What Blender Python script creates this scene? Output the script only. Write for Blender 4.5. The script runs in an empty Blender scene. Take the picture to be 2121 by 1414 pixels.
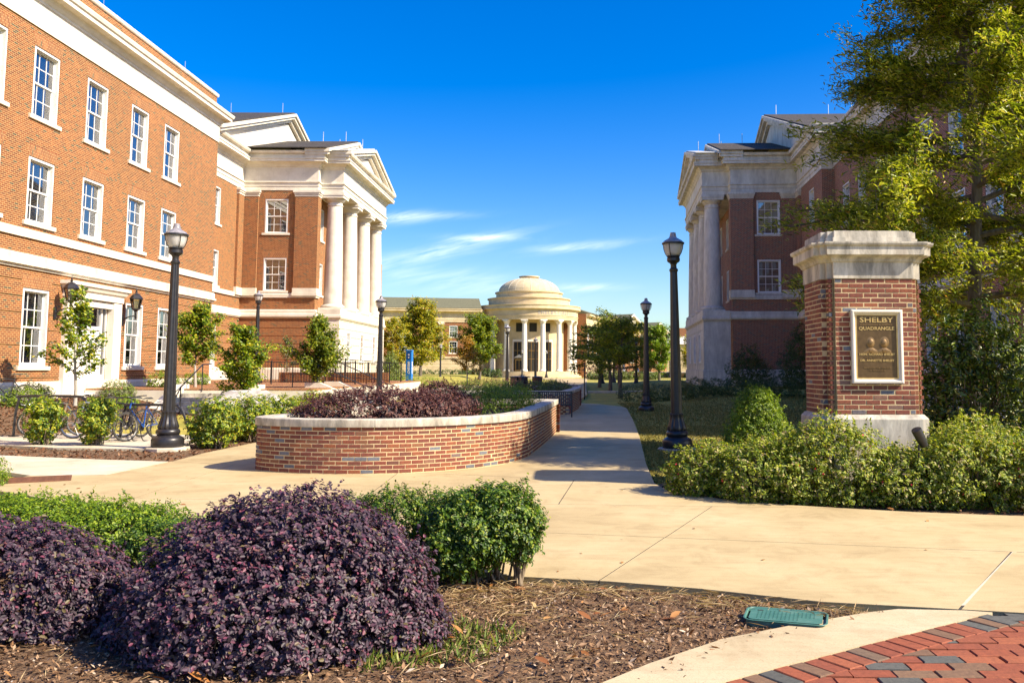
import bpy, bmesh, math, random
import numpy as np
from mathutils import Vector, Matrix

R = math.radians
S = bpy.context.scene
COL = S.collection
random.seed(7)
RNG = np.random.default_rng(11)

# ------------------------------------------------------------------ camera
cam = bpy.data.cameras.new('camera')
camo = bpy.data.objects.new('camera', cam)
COL.objects.link(camo)
S.camera = camo
F_PX, PX, PY = 1850.0, 1185.0, 600.0           # focal length and principal point, in pixels of the 2121 x 1414 frame
cam.sensor_fit = 'HORIZONTAL'
cam.sensor_width = 36.0
cam.lens = 36.0 * F_PX / 2121.0
cam.shift_x = (2121 / 2 - PX) / 2121.0
cam.shift_y = -(1414 / 2 - PY) / 2121.0
cam.clip_start = 0.1
cam.clip_end = 8000
PITCH, ROLL = math.atan((763 - 600) / F_PX), R(0.2)
camo.matrix_world = Matrix.Translation((0, 0, 1.7)) @ Matrix.Rotation(R(90) + PITCH, 4, 'X') @ Matrix.Rotation(ROLL, 4, 'Z')

# ------------------------------------------------------------------ sun, sky, exposure
SUN_EL, SUN_AZ = R(39.5), R(-20)                 # azimuth from +X (to the right), negative = behind the camera
sd = Vector((math.cos(SUN_EL) * math.cos(SUN_AZ), math.cos(SUN_EL) * math.sin(SUN_AZ), math.sin(SUN_EL)))
sl = bpy.data.lights.new('sun', 'SUN')
sl.energy = 4.6
sl.angle = R(0.5)
sl.color = (1.0, 0.87, 0.68)
so = bpy.data.objects.new('sun', sl)
COL.objects.link(so)
so.rotation_euler = sd.to_track_quat('Z', 'Y').to_euler()
so.location = (60, -20, 60)

S.view_settings.view_transform = 'Standard'
S.view_settings.look = 'None'
S.view_settings.gamma = 1
S.view_settings.use_curve_mapping = False
S.view_settings.exposure = 1.15
S.cycles.max_bounces = 6
S.cycles.transparent_max_bounces = 12
S.cycles.caustics_reflective = False
S.cycles.caustics_refractive = False
try:
    S.cycles.use_denoising = True
    S.cycles.denoising_prefilter = 'NONE'
    S.cycles.use_adaptive_sampling = False
    S.cycles.sample_clamp_indirect = 4.0
except Exception:
    pass

W = bpy.data.worlds.new('World')
S.world = W
W.use_nodes = True
nt = W.node_tree
nt.nodes.clear()


def N(t, typ, **kw):
    n = t.nodes.new(typ)
    for k, v in kw.items():
        if k.startswith('_'):
            setattr(n, k[1:], v)
        else:
            key = int(k[1:]) if k[0] == 'i' and k[1:].isdigit() else k
            n.inputs[key].default_value = v
    return n


def L(t, a, b):
    t.links.new(a, b)


def math_(t, op, a, b=None, c=None):
    n = t.nodes.new('ShaderNodeMath')
    n.operation = op
    for i, v in enumerate((a, b, c)):
        if v is None:
            continue
        if isinstance(v, (int, float)):
            n.inputs[i].default_value = v
        else:
            t.links.new(v, n.inputs[i])
    return n.outputs[0]


sky = N(nt, 'ShaderNodeTexSky', _sky_type='NISHITA', _sun_disc=False, _sun_elevation=SUN_EL,
        _sun_rotation=math.atan2(sd.x, sd.y), _altitude=100, _air_density=1.0, _dust_density=1.3, _ozone_density=3.0)
hs = N(nt, 'ShaderNodeHueSaturation', Saturation=1.56, Value=1.0, Hue=0.516)
L(nt, sky.outputs[0], hs.inputs['Color'])
# thin cirrus, drawn by direction on the sky itself
tc = N(nt, 'ShaderNodeTexCoord')
sep = N(nt, 'ShaderNodeSeparateXYZ')
L(nt, tc.outputs['Generated'], sep.inputs[0])
fy = math_(nt, 'MAXIMUM', sep.outputs[1], 0.05)
sx = math_(nt, 'DIVIDE', sep.outputs[0], fy)
sz = math_(nt, 'DIVIDE', sep.outputs[2], fy)
cmb = N(nt, 'ShaderNodeCombineXYZ')
L(nt, sx, cmb.inputs[0])
L(nt, math_(nt, 'MULTIPLY', math_(nt, 'SUBTRACT', sz, math_(nt, 'MULTIPLY', sx, 0.22)), 7.0), cmb.inputs[1])
nz = N(nt, 'ShaderNodeTexNoise', Scale=16.0, Detail=7.0, Roughness=0.62, Distortion=0.5)
L(nt, cmb.outputs[0], nz.inputs['Vector'])
nz2 = N(nt, 'ShaderNodeTexNoise', Scale=5.0, Detail=5.0, Roughness=0.6, Distortion=0.3)
L(nt, cmb.outputs[0], nz2.inputs['Vector'])
total = None
for cx, cz, slope, ln, wd, amp in ((-.145, .133, .21, .075, .0085, .7), (-.10, .146, -.03, .04, .004, .7), (.01, .137, .10, .055, .0048, .6),
                                   (-.20, .168, .06, .035, .006, .8), (-.14, .098, -.10, .11, .014, .38), (.02, .091, .02, .035, .0038, .7),
                                   (-.16, .172, .05, .05, .004, .35)):
    dx = math_(nt, 'SUBTRACT', sx, cx)
    dz = math_(nt, 'SUBTRACT', math_(nt, 'SUBTRACT', sz, cz), math_(nt, 'MULTIPLY', dx, slope))
    dz = math_(nt, 'ADD', dz, math_(nt, 'MULTIPLY', math_(nt, 'SUBTRACT', nz2.outputs[0], 0.5), wd * 2.2))
    q = math_(nt, 'ADD', math_(nt, 'POWER', math_(nt, 'DIVIDE', dx, ln), 2.0), math_(nt, 'POWER', math_(nt, 'DIVIDE', dz, wd), 2.0))
    g = math_(nt, 'MULTIPLY', math_(nt, 'EXPONENT', math_(nt, 'MULTIPLY', q, -1.0)), amp)
    total = g if total is None else math_(nt, 'ADD', total, g)
wisp = N(nt, 'ShaderNodeMapRange', i1=0.30, i2=0.72)
L(nt, nz.outputs[0], wisp.inputs[0])
cl = math_(nt, 'MULTIPLY', total, wisp.outputs[0])
cl = math_(nt, 'MINIMUM', math_(nt, 'MULTIPLY', cl, math_(nt, 'GREATER_THAN', sep.outputs[1], 0.05)), 0.85)
mx = N(nt, 'ShaderNodeMix', _data_type='RGBA')
mx.inputs['B'].default_value = (5.6, 6.3, 7.4, 1)
L(nt, cl, mx.inputs['Factor'])
L(nt, hs.outputs[0], mx.inputs['A'])
bg = N(nt, 'ShaderNodeBackground', Strength=0.105)
L(nt, mx.outputs['Result'], bg.inputs[0])
wo = N(nt, 'ShaderNodeOutputWorld')
L(nt, bg.outputs[0], wo.inputs[0])


# ------------------------------------------------------------------ scene helpers
def tag(o, label=None, cat=None, group=None, kind=None):
    if label: o['label'] = label
    if cat: o['category'] = cat
    if group: o['group'] = group
    if kind: o['kind'] = kind
    return o


def empty(name, loc=(0, 0, 0), rz=0.0, parent=None):
    o = bpy.data.objects.new(name, None)
    o.empty_display_size = 0.3
    COL.objects.link(o)
    o.location = loc
    o.rotation_euler = (0, 0, rz)
    if parent: o.parent = parent
    return o


def put(name, me, parent=None, loc=(0, 0, 0), rot=(0, 0, 0)):
    o = bpy.data.objects.new(name, me)
    COL.objects.link(o)
    if parent: o.parent = parent
    o.location = loc
    o.rotation_euler = rot
    return o


def copy_tree(o, parent=None):
    c = o.copy()
    COL.objects.link(c)
    c.parent = parent
    for ch in list(o.children):
        copy_tree(ch, c)
    return c


class MB:
    """collects polygons; build() links them as ONE mesh object, UVs in metres by box projection"""

    def __init__(s):
        s.v, s.f = [], []

    def add(s, pts, faces):
        o = len(s.v)
        s.v += [tuple(p) for p in pts]
        s.f += [tuple(i + o for i in f) for f in faces]
        return s

    def quad(s, *p):
        return s.add(p, [tuple(range(len(p)))])

    def box(s, x0, x1, y0, y1, z0, z1):
        return s.add([(x0, y0, z0), (x1, y0, z0), (x1, y1, z0), (x0, y1, z0), (x0, y0, z1), (x1, y0, z1), (x1, y1, z1), (x0, y1, z1)],
                     [(0, 3, 2, 1), (4, 5, 6, 7), (0, 1, 5, 4), (1, 2, 6, 5), (2, 3, 7, 6), (3, 0, 4, 7)])

    def cbox(s, x0, x1, y0, y1, z0, z1, b=0.01):
        """box whose upper and lower edges are chamfered"""
        rings = [(b, z0), (0, z0 + b), (0, z1 - b), (b, z1)]
        pts, fs = [], []
        for d, z in rings:
            pts += [(x0 + d, y0 + d, z), (x1 - d, y0 + d, z), (x1 - d, y1 - d, z), (x0 + d, y1 - d, z)]
        for k in range(3):
            for i in range(4):
                j = (i + 1) % 4
                fs.append((k * 4 + i, k * 4 + j, k * 4 + 4 + j, k * 4 + 4 + i))
        fs += [(3, 2, 1, 0), (12, 13, 14, 15)]
        return s.add(pts, fs)

    def prism(s, poly, z0, z1, bottom=True):
        n = len(poly)
        ar = sum(poly[i][0] * poly[(i + 1) % n][1] - poly[(i + 1) % n][0] * poly[i][1] for i in range(n))
        if ar < 0: poly = poly[::-1]
        pts = [(x, y, z0) for x, y in poly] + [(x, y, z1) for x, y in poly]
        fs = [tuple(range(n, 2 * n))] + [(i, (i + 1) % n, n + (i + 1) % n, n + i) for i in range(n)]
        if bottom: fs.append(tuple(range(n - 1, -1, -1)))
        return s.add(pts, fs)

    def plate(s, poly, axis, a0, a1):
        """polygon given in (horizontal, z) extruded along x or y ('x': poly is (y,z))"""
        n = len(poly)
        if axis == 'x':
            pts = [(a0, p, z) for p, z in poly] + [(a1, p, z) for p, z in poly]
        else:
            pts = [(p, a0, z) for p, z in poly] + [(p, a1, z) for p, z in poly]
        fs = [tuple(range(n - 1, -1, -1)), tuple(range(n, 2 * n))] + [(i, (i + 1) % n, n + (i + 1) % n, n + i) for i in range(n)]
        return s.add(pts, fs)

    def tube(s, pts, rad, n=8, caps=True):
        pts = [Vector(p) for p in pts]
        if isinstance(rad, (int, float)): rad = [rad] * len(pts)
        ring, fs = [], []
        up = Vector((0, 0, 1))
        u = None
        for i, p in enumerate(pts):
            d = (pts[min(i + 1, len(pts) - 1)] - pts[max(i - 1, 0)])
            d = d.normalized() if d.length > 1e-9 else up
            if u is None:
                ref = up if abs(d.z) < 0.9 else Vector((1, 0, 0))
                u = d.cross(ref).normalized()
            else:
                u = (u - d * u.dot(d))
                u = u.normalized() if u.length > 1e-6 else d.cross(Vector((0, 1, 0))).normalized()
            w = d.cross(u)
            for k in range(n):
                a = 2 * math.pi * k / n
                ring.append(p + (u * math.cos(a) + w * math.sin(a)) * rad[i])
        for i in range(len(pts) - 1):
            for k in range(n):
                k2 = (k + 1) % n
                fs.append((i * n + k, i * n + k2, i * n + n + k2, i * n + n + k))
        if caps:
            fs.append(tuple(range(n - 1, -1, -1)))
            fs.append(tuple(range(len(ring) - n, len(ring))))
        return s.add(ring, fs)

    def lathe(s, prof, n=20, c=(0, 0, 0), flute=None, a0=0.0, a1=2 * math.pi):
        """prof: [(r,z)..]; flute(r,z,angle)->r"""
        full = abs(a1 - a0 - 2 * math.pi) < 1e-6
        m = n if full else n + 1
        pts, fs = [], []
        for r, z in prof:
            for k in range(m):
                a = a0 + (a1 - a0) * k / n
                rr = flute(r, z, a) if flute else r
                pts.append((c[0] + rr * math.cos(a), c[1] + rr * math.sin(a), c[2] + z))
        for i in range(len(prof) - 1):
            for k in range(n):
                k2 = (k + 1) % m
                fs.append((i * m + k, i * m + k2, i * m + m + k2, i * m + m + k))
        if full:
            if prof[0][0] > 1e-4: fs.append(tuple(range(m - 1, -1, -1)))
            if prof[-1][0] > 1e-4: fs.append(tuple(range((len(prof) - 1) * m, len(prof) * m)))
        return s.add(pts, fs)

    def sweep(s, path, prof, closed=False):
        """profile [(offset to the right of travel, z)] swept with mitres along a 2-D path"""
        n = len(path)
        pts = []
        for i, p in enumerate(path):
            def dirn(a, b):
                v = Vector((b[0] - a[0], b[1] - a[1]))
                return v.normalized()
            if closed:
                d0, d1 = dirn(path[i - 1], p), dirn(p, path[(i + 1) % n])
            else:
                d0 = dirn(path[i - 1], p) if i else dirn(p, path[1])
                d1 = dirn(p, path[i + 1]) if i < n - 1 else d0
            n0, n1 = Vector((d0.y, -d0.x)), Vector((d1.y, -d1.x))
            m = n0 + n1
            m = m / max(0.15, m.length_squared) * 2 if m.length > 1e-6 else n0
            for o, z in prof:
                pts.append((p[0] + m.x * o, p[1] + m.y * o, z))
        k = len(prof)
        fs = []
        for i in range(n if closed else n - 1):
            j = (i + 1) % n
            for q in range(k - 1):
                fs.append((i * k + q, j * k + q, j * k + q + 1, i * k + q + 1))
        if not closed:
            fs.append(tuple(range(k)))
            fs.append(tuple(range(n * k - 1, (n - 1) * k - 1, -1)))
        return s.add(pts, fs)

    def mesh(s, name, mat, smooth=35, uv=True):
        me = bpy.data.meshes.new(name)
        me.from_pydata(s.v, [], s.f)
        me.update()
        if mat: me.materials.append(mat)
        if uv: box_uv(me)
        if smooth:
            me.polygons.foreach_set('use_smooth', np.ones(len(me.polygons), dtype=bool))
            me.set_sharp_from_angle(angle=R(smooth))
        return me

    def build(s, name, mat, parent=None, loc=(0, 0, 0), rot=(0, 0, 0), smooth=35, uv=True):
        return put(name, s.mesh(name, mat, smooth, uv), parent, loc, rot)


def box_uv(me):
    npol, nl = len(me.polygons), len(me.loops)
    if nl == 0: return
    nor = np.empty(npol * 3); me.polygons.foreach_get('normal', nor); nor = np.abs(nor.reshape(-1, 3))
    tot = np.empty(npol, dtype=np.int32); me.polygons.foreach_get('loop_total', tot)
    vi = np.empty(nl, dtype=np.int32); me.loops.foreach_get('vertex_index', vi)
    co = np.empty(len(me.vertices) * 3); me.vertices.foreach_get('co', co); co = co.reshape(-1, 3)
    ln = np.repeat(nor, tot, axis=0)
    p = co[vi]
    uv = np.empty((nl, 2))
    ax = np.argmax(ln + np.array([0, 1e-4, 2e-4]), axis=1)
    uv[:, 0] = np.where(ax == 0, p[:, 1], p[:, 0])
    uv[:, 1] = np.where(ax == 2, p[:, 1], p[:, 2])
    me.uv_layers.new(name='UVMap').data.foreach_set('uv', uv.ravel())


# ------------------------------------------------------------------ materials
def new_mat(name):
    m = bpy.data.materials.new(name)
    m.use_nodes = True
    t = m.node_tree
    t.nodes.clear()
    out = t.nodes.new('ShaderNodeOutputMaterial')
    return m, t, out


def ramp(t, fac, stops, interp='LINEAR'):
    n = t.nodes.new('ShaderNodeValToRGB')
    cr = n.color_ramp
    cr.interpolation = interp
    while len(cr.elements) < len(stops): cr.elements.new(0.5)
    for e, (p, c) in zip(cr.elements, stops):
        e.position = p
        e.color = (*c, 1) if len(c) == 3 else c
    if fac is not None: t.links.new(fac, n.inputs[0])
    return n.outputs[0]


def noise(t, scale, detail=4.0, rough=0.6, vec=None, dist=0.0):
    n = N(t, 'ShaderNodeTexNoise', Scale=scale, Detail=detail, Roughness=rough, Distortion=dist)
    if vec is not None: L(t, vec, n.inputs['Vector'])
    return n.outputs[0]


def mixc(t, fac, a, b, blend='MIX'):
    n = t.nodes.new('ShaderNodeMix')
    n.data_type = 'RGBA'
    n.blend_type = blend
    for key, v in (('Factor', fac), ('A', a), ('B', b)):
        if isinstance(v, (int, float)): n.inputs[key].default_value = v
        elif isinstance(v, tuple): n.inputs[key].default_value = (*v, 1) if len(v) == 3 else v
        else: t.links.new(v, n.inputs[key])
    return n.outputs['Result']


def bump(t, h, strength=0.3, dist=0.01):
    b = N(t, 'ShaderNodeBump', Strength=strength, Distance=dist)
    L(t, h, b.inputs['Height'])
    return b.outputs[0]


def surf(name, stops, scale=3.0, rough=0.8, metal=0.0, bump_s=0.0, bump_scale=60.0, dirt=None, coords='Object', spec=None, stretch=None):
    """noise mottled surface; dirt=(colour, amount, scale)"""
    m, t, out = new_mat(name)
    p = N(t, 'ShaderNodeBsdfPrincipled', Roughness=rough, Metallic=metal)
    if spec is not None: p.inputs['Specular IOR Level'].default_value = spec
    c = N(t, 'ShaderNodeTexCoord')
    v = c.outputs[coords]
    if stretch:
        mp = N(t, 'ShaderNodeMapping', Scale=stretch)
        L(t, v, mp.inputs[0])
        v = mp.outputs[0]
    col = ramp(t, noise(t, scale, 6, 0.65, v), stops)
    if dirt:
        dn = ramp(t, noise(t, dirt[2], 6, 0.7, v, 0.4), [(0.5 - 0.1, (0, 0, 0)), (0.72, (1, 1, 1))])
        mfac = math_(t, 'MULTIPLY', dn, dirt[1])
        col = mixc(t, mfac, col, dirt[0])
    L(t, col, p.inputs['Base Color'])
    if bump_s:
        L(t, bump(t, noise(t, bump_scale, 5, 0.7, v), bump_s, 0.01), p.inputs['Normal'])
    L(t, p.outputs[0], out.inputs[0])
    return m


BR_W, BR_H = 0.2032, 0.0677


def brick_mat(name, stops, mortar, soldier=False, msize=0.0075, seed=0.0):
    m, t, out = new_mat(name)
    p = N(t, 'ShaderNodeBsdfPrincipled', Roughness=0.85)
    uvn = N(t, 'ShaderNodeUVMap')
    vec = uvn.outputs[0]
    if soldier:
        sp = N(t, 'ShaderNodeSeparateXYZ'); L(t, vec, sp.inputs[0])
        cb = N(t, 'ShaderNodeCombineXYZ'); L(t, sp.outputs[1], cb.inputs[0]); L(t, sp.outputs[0], cb.inputs[1])
        vec = cb.outputs[0]
    bt = N(t, 'ShaderNodeTexBrick', _offset=0.5, _offset_frequency=2, Scale=1.0)
    bt.inputs['Mortar Size'].default_value = msize
    bt.inputs['Mortar Smooth'].default_value = 0.15
    bt.inputs['Brick Width'].default_value = BR_W
    bt.inputs['Row Height'].default_value = BR_H
    L(t, vec, bt.inputs['Vector'])
    sp = N(t, 'ShaderNodeSeparateXYZ'); L(t, vec, sp.inputs[0])
    row = math_(t, 'FLOOR', math_(t, 'DIVIDE', sp.outputs[1], BR_H))
    par = math_(t, 'FLOORED_MODULO', row, 2.0)
    shift = math_(t, 'MULTIPLY', math_(t, 'SUBTRACT', 1.0, par), 0.5)
    colm = math_(t, 'FLOOR', math_(t, 'ADD', math_(t, 'DIVIDE', sp.outputs[0], BR_W), shift))
    cb = N(t, 'ShaderNodeCombineXYZ', Z=seed); L(t, colm, cb.inputs[0]); L(t, row, cb.inputs[1])
    wn = N(t, 'ShaderNodeTexWhiteNoise', _noise_dimensions='3D'); L(t, cb.outputs[0], wn.inputs[0])
    bc = ramp(t, wn.outputs[0], stops, 'CONSTANT')
    big = noise(t, 0.35, 5, 0.6, vec)
    bc = mixc(t, 0.42, bc, ramp(t, big, [(0.3, (0.5, 0.5, 0.5)), (0.7, (1.25, 1.2, 1.15))]), 'MULTIPLY')
    fine = noise(t, 45.0, 3, 0.6, vec)
    bc = mixc(t, 0.25, bc, ramp(t, fine, [(0.3, (0.55, 0.55, 0.55)), (0.7, (1.3, 1.3, 1.3))]), 'MULTIPLY')
    c = mixc(t, bt.outputs['Fac'], bc, mortar)
    L(t, c, p.inputs['Base Color'])
    inv = math_(t, 'SUBTRACT', 1.0, bt.outputs['Fac'])
    L(t, bump(t, math_(t, 'ADD', inv, math_(t, 'MULTIPLY', fine, 0.3)), 0.6, 0.008), p.inputs['Normal'])
    L(t, p.outputs[0], out.inputs[0])
    return m


def object_mat(name, stops, rough=0.85, fine=30.0, bump_s=0.5, coords='Object', interp='LINEAR'):
    """colour picked per object (bricks, pavers)"""
    m, t, out = new_mat(name)
    p = N(t, 'ShaderNodeBsdfPrincipled', Roughness=rough)
    oi = N(t, 'ShaderNodeObjectInfo')
    c = N(t, 'ShaderNodeTexCoord')
    v = N(t, 'ShaderNodeVectorMath', _operation='ADD')
    L(t, c.outputs[coords], v.inputs[0])
    cb = N(t, 'ShaderNodeCombineXYZ'); L(t, math_(t, 'MULTIPLY', oi.outputs['Random'], 37.0), cb.inputs[0])
    L(t, cb.outputs[0], v.inputs[1])
    col = ramp(t, oi.outputs['Random'], stops, interp)
    f = noise(t, fine, 5, 0.7, v.outputs[0])
    col = mixc(t, 0.55, col, ramp(t, f, [(0.3, (0.45, 0.45, 0.47)), (0.55, (1, 1, 1)), (0.75, (1.3, 1.25, 1.2))]), 'MULTIPLY')
    L(t, col, p.inputs['Base Color'])
    L(t, bump(t, f, bump_s, 0.006), p.inputs['Normal'])
    L(t, p.outputs[0], out.inputs[0])
    return m


def island_mat(name, stops, rough=0.85, fine=30.0):
    m, t, out = new_mat(name)
    p = N(t, 'ShaderNodeBsdfPrincipled', Roughness=rough)
    g = N(t, 'ShaderNodeNewGeometry')
    c = N(t, 'ShaderNodeTexCoord')
    f = noise(t, fine, 5, 0.7, c.outputs['Object'])
    col = mixc(t, 0.5, ramp(t, g.outputs['Random Per Island'], stops), ramp(t, f, [(0.3, (0.5, 0.5, 0.5)), (0.75, (1.3, 1.25, 1.2))]), 'MULTIPLY')
    L(t, col, p.inputs['Base Color'])
    L(t, p.outputs[0], out.inputs[0])
    return m


def leaf_mat(name, stops, trans=0.3, rough=0.45, tcol=(1.25, 1.2, 0.5), spec=0.5):
    m, t, out = new_mat(name)
    g = N(t, 'ShaderNodeNewGeometry')
    col = ramp(t, g.outputs['Random Per Island'], stops)
    p = N(t, 'ShaderNodeBsdfPrincipled', Roughness=rough)
    p.inputs['Specular IOR Level'].default_value = spec
    L(t, col, p.inputs['Base Color'])
    tr = N(t, 'ShaderNodeBsdfTranslucent')
    L(t, mixc(t, 1.0, col, tcol, 'MULTIPLY'), tr.inputs[0])
    mix = N(t, 'ShaderNodeMixShader', Fac=trans)
    L(t, p.outputs[0], mix.inputs[1])
    L(t, tr.outputs[0], mix.inputs[2])
    L(t, mix.outputs[0], out.inputs[0])
    return m


def glass_mat(name, tint=(0.75, 0.8, 0.82), refl=1.0):
    m, t, out = new_mat(name)
    gl = N(t, 'ShaderNodeBsdfGlossy', Roughness=0.02, Color=(1, 1, 1, 1))
    tr = N(t, 'ShaderNodeBsdfTransparent', Color=(*tint, 1))
    fr = N(t, 'ShaderNodeFresnel', IOR=1.55)
    f = math_(t, 'MINIMUM', math_(t, 'ADD', math_(t, 'MULTIPLY', fr.outputs[0], refl * 1.8), 0.16), 1.0)
    mix = N(t, 'ShaderNodeMixShader')
    L(t, f, mix.inputs[0]); L(t, tr.outputs[0], mix.inputs[1]); L(t, gl.outputs[0], mix.inputs[2])
    L(t, mix.outputs[0], out.inputs[0])
    return m


def stripe_mat(name, a, b, period, duty=0.5):
    m, t, out = new_mat(name)
    p = N(t, 'ShaderNodeBsdfPrincipled', Roughness=0.6)
    uvn = N(t, 'ShaderNodeUVMap')
    sp = N(t, 'ShaderNodeSeparateXYZ'); L(t, uvn.outputs[0], sp.inputs[0])
    fr = math_(t, 'FRACT', math_(t, 'DIVIDE', sp.outputs[1], period))
    L(t, mixc(t, math_(t, 'GREATER_THAN', fr, duty), a, b), p.inputs['Base Color'])
    L(t, p.outputs[0], out.inputs[0])
    return m


M = {}
M['brick_l'] = brick_mat('brick_sunny', [(0, (.255, .074, .024)), (.3, (.21, .056, .021)), (.55, (.29, .092, .030)), (.75, (.17, .048, .022)), (.93, (.075, .055, .040))], (.50, .35, .14))
M['soldier'] = brick_mat('brick_soldier', [(0, (.265, .078, .026)), (.4, (.22, .06, .023)), (.7, (.30, .096, .033)), (.95, (.09, .065, .045))], (.52, .37, .16), soldier=True)
M['brick_r'] = brick_mat('brick_plum', [(0, (.27, .075, .042)), (.3, (.21, .06, .038)), (.55, (.30, .088, .046)), (.75, (.18, .055, .038)), (.93, (.10, .08, .07))], (.52, .40, .25), seed=3.0)
M['stone'] = surf('limestone', [(.3, (.62, .56, .45)), (.55, (.72, .67, .56)), (.75, (.78, .73, .63))], 1.6, 0.85, bump_s=.15, bump_scale=40, dirt=((.30, .27, .22), .30, .9))
M['stone_clean'] = surf('limestone_clean', [(.3, (.68, .62, .52)), (.6, (.76, .71, .61)), (.8, (.80, .76, .67))], 1.1, 0.85, bump_s=.1, bump_scale=40)
M['stone_grey'] = surf('limestone_weathered', [(.3, (.58, .53, .43)), (.5, (.70, .65, .54)), (.7, (.78, .73, .63))], 2.2, 0.9, bump_s=.2, bump_scale=50, dirt=((.26, .23, .19), .6, 1.6), stretch=(1, 1, .35))
M['stone_streak'] = surf('limestone_streaked', [(.3, (.40, .35, .28)), (.5, (.60, .55, .45)), (.7, (.70, .65, .55))], 5.0, 0.9, bump_s=.25, bump_scale=60, dirt=((.09, .085, .075), .85, 4.5), stretch=(1, 1, .28))
M['stone_tan'] = surf('sandstone', [(.3, (.52, .41, .23)), (.55, (.62, .50, .30)), (.75, (.68, .57, .37))], 0.8, 0.85, dirt=((.33, .25, .14), .45, .5))
M['white'] = surf('white_paint', [(.4, (.76, .75, .72)), (.7, (.82, .81, .78))], 6.0, 0.45)
M['shingle'] = brick_mat('shingle_dark', [(0, (.050, .042, .034)), (.3, (.075, .062, .05)), (.6, (.04, .034, .028)), (.85, (.095, .08, .06))], (.02, .018, .015), msize=.01)
M['shingle_far'] = surf('shingle_green', [(.35, (.10, .10, .055)), (.65, (.16, .155, .09))], 4.0, 0.9)
M['metal_roof'] = surf('lead_sheet', [(.4, (.48, .48, .45)), (.7, (.58, .58, .55))], 2.0, 0.6)
M['glass'] = glass_mat('window_glass')
M['dark'] = surf('dark_room', [(.4, (.018, .018, .015)), (.7, (.035, .034, .028))], 1.5, 0.9)
M['blind'] = stripe_mat('blind_slats', (.55, .52, .44), (.12, .12, .10), .06, .55)
M['drape'] = stripe_mat('drape_pleats', (.20, .20, .15), (.13, .13, .10), .9, .5)
M['iron'] = surf('black_iron', [(.4, (.014, .013, .015)), (.7, (.026, .024, .026))], 9.0, 0.38, spec=0.6, bump_s=.08, bump_scale=80)
M['steel'] = surf('steel', [(.4, (.55, .55, .55)), (.7, (.7, .7, .7))], 9.0, 0.3, metal=1.0)
M['rubber'] = surf('rubber', [(.4, (.03, .028, .026)), (.7, (.05, .047, .043))], 9.0, 0.8)
M['globe'] = glass_mat('lamp_glass', (.88, .88, .86), .6)
def globe_mat():
    m, t, out = new_mat('frosted_globe')
    p = N(t, 'ShaderNodeBsdfPrincipled', Roughness=.12); p.inputs['Base Color'].default_value = (.72, .71, .70, 1)
    tr = N(t, 'ShaderNodeBsdfTranslucent', Color=(.85, .84, .82, 1))
    tp = N(t, 'ShaderNodeBsdfTransparent', Color=(.95, .95, .95, 1))
    a = N(t, 'ShaderNodeMixShader', Fac=.45); L(t, p.outputs[0], a.inputs[1]); L(t, tr.outputs[0], a.inputs[2])
    b = N(t, 'ShaderNodeMixShader', Fac=.25); L(t, a.outputs[0], b.inputs[1]); L(t, tp.outputs[0], b.inputs[2])
    L(t, b.outputs[0], out.inputs[0])
    return m


M['frosted'] = globe_mat()
M['globe_white'] = surf('lamp_diffuser', [(.4, (.70, .68, .65)), (.7, (.80, .78, .75))], 8.0, .35, stretch=(1, 1, 6))
M['lampcap'] = surf('lamp_hat', [(.4, (.22, .21, .22)), (.7, (.36, .34, .36))], 12.0, .12, spec=.8)
M['blue'] = surf('blue_paint', [(.4, (.012, .17, .62)), (.7, (.016, .20, .68))], 2.0, .4)
M['blue_frame'] = surf('blue_bike_paint', [(.4, (.012, .06, .26)), (.7, (.02, .09, .34))], 2.0, .25)
M['letter_white'] = surf('letter_white', [(.4, (.8, .8, .8)), (.7, (.85, .85, .85))], 2.0, .5)
M['bronze'] = surf('bronze_field', [(.35, (.10, .060, .026)), (.7, (.155, .095, .040))], 14.0, .42, metal=.55, bump_s=.12, bump_scale=300)
M['bronze_hi'] = surf('bronze_polished', [(.35, (.52, .34, .12)), (.7, (.66, .46, .18))], 14.0, .35, metal=.5)
M['bronze_mid'] = surf('bronze_relief', [(.35, (.19, .115, .045)), (.7, (.26, .16, .065))], 14.0, .4, metal=.5)
M['conc'] = None
M['bark'] = surf('bark', [(.3, (.075, .06, .045)), (.6, (.15, .125, .10)), (.8, (.22, .19, .16))], 14.0, .95, bump_s=.7, bump_scale=40, stretch=(1, 1, .25))
M['twig'] = surf('twig', [(.3, (.13, .095, .06)), (.7, (.26, .20, .13))], 10.0, .9)
M['twig_dark'] = surf('twig_dark', [(.3, (.035, .022, .018)), (.7, (.075, .05, .038))], 10.0, .9)
M['pale_bark'] = surf('pale_bark', [(.3, (.30, .27, .23)), (.7, (.45, .42, .37))], 10.0, .9)
M['mulch'] = surf('mulch_soil', [(.3, (.06, .034, .018)), (.5, (.14, .08, .04)), (.72, (.26, .155, .08))], 38.0, .95, bump_s=1.0, bump_scale=60)
M['rust'] = surf('rusty_iron', [(.3, (.10, .038, .018)), (.7, (.19, .075, .035))], 20.0, .8, bump_s=.3)
M['green_plastic'] = surf('green_plastic', [(.3, (.035, .125, .10)), (.55, (.06, .17, .135)), (.8, (.13, .22, .18))], 9.0, .5)
M['rock'] = surf('rock', [(.3, (.16, .15, .14)), (.5, (.38, .36, .33)), (.75, (.60, .57, .52))], 2.5, .9, bump_s=.8, bump_scale=9)
M['gold'] = surf('brass_door', [(.35, (.30, .17, .04)), (.7, (.42, .25, .07))], 6.0, .35, metal=.4)

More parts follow.
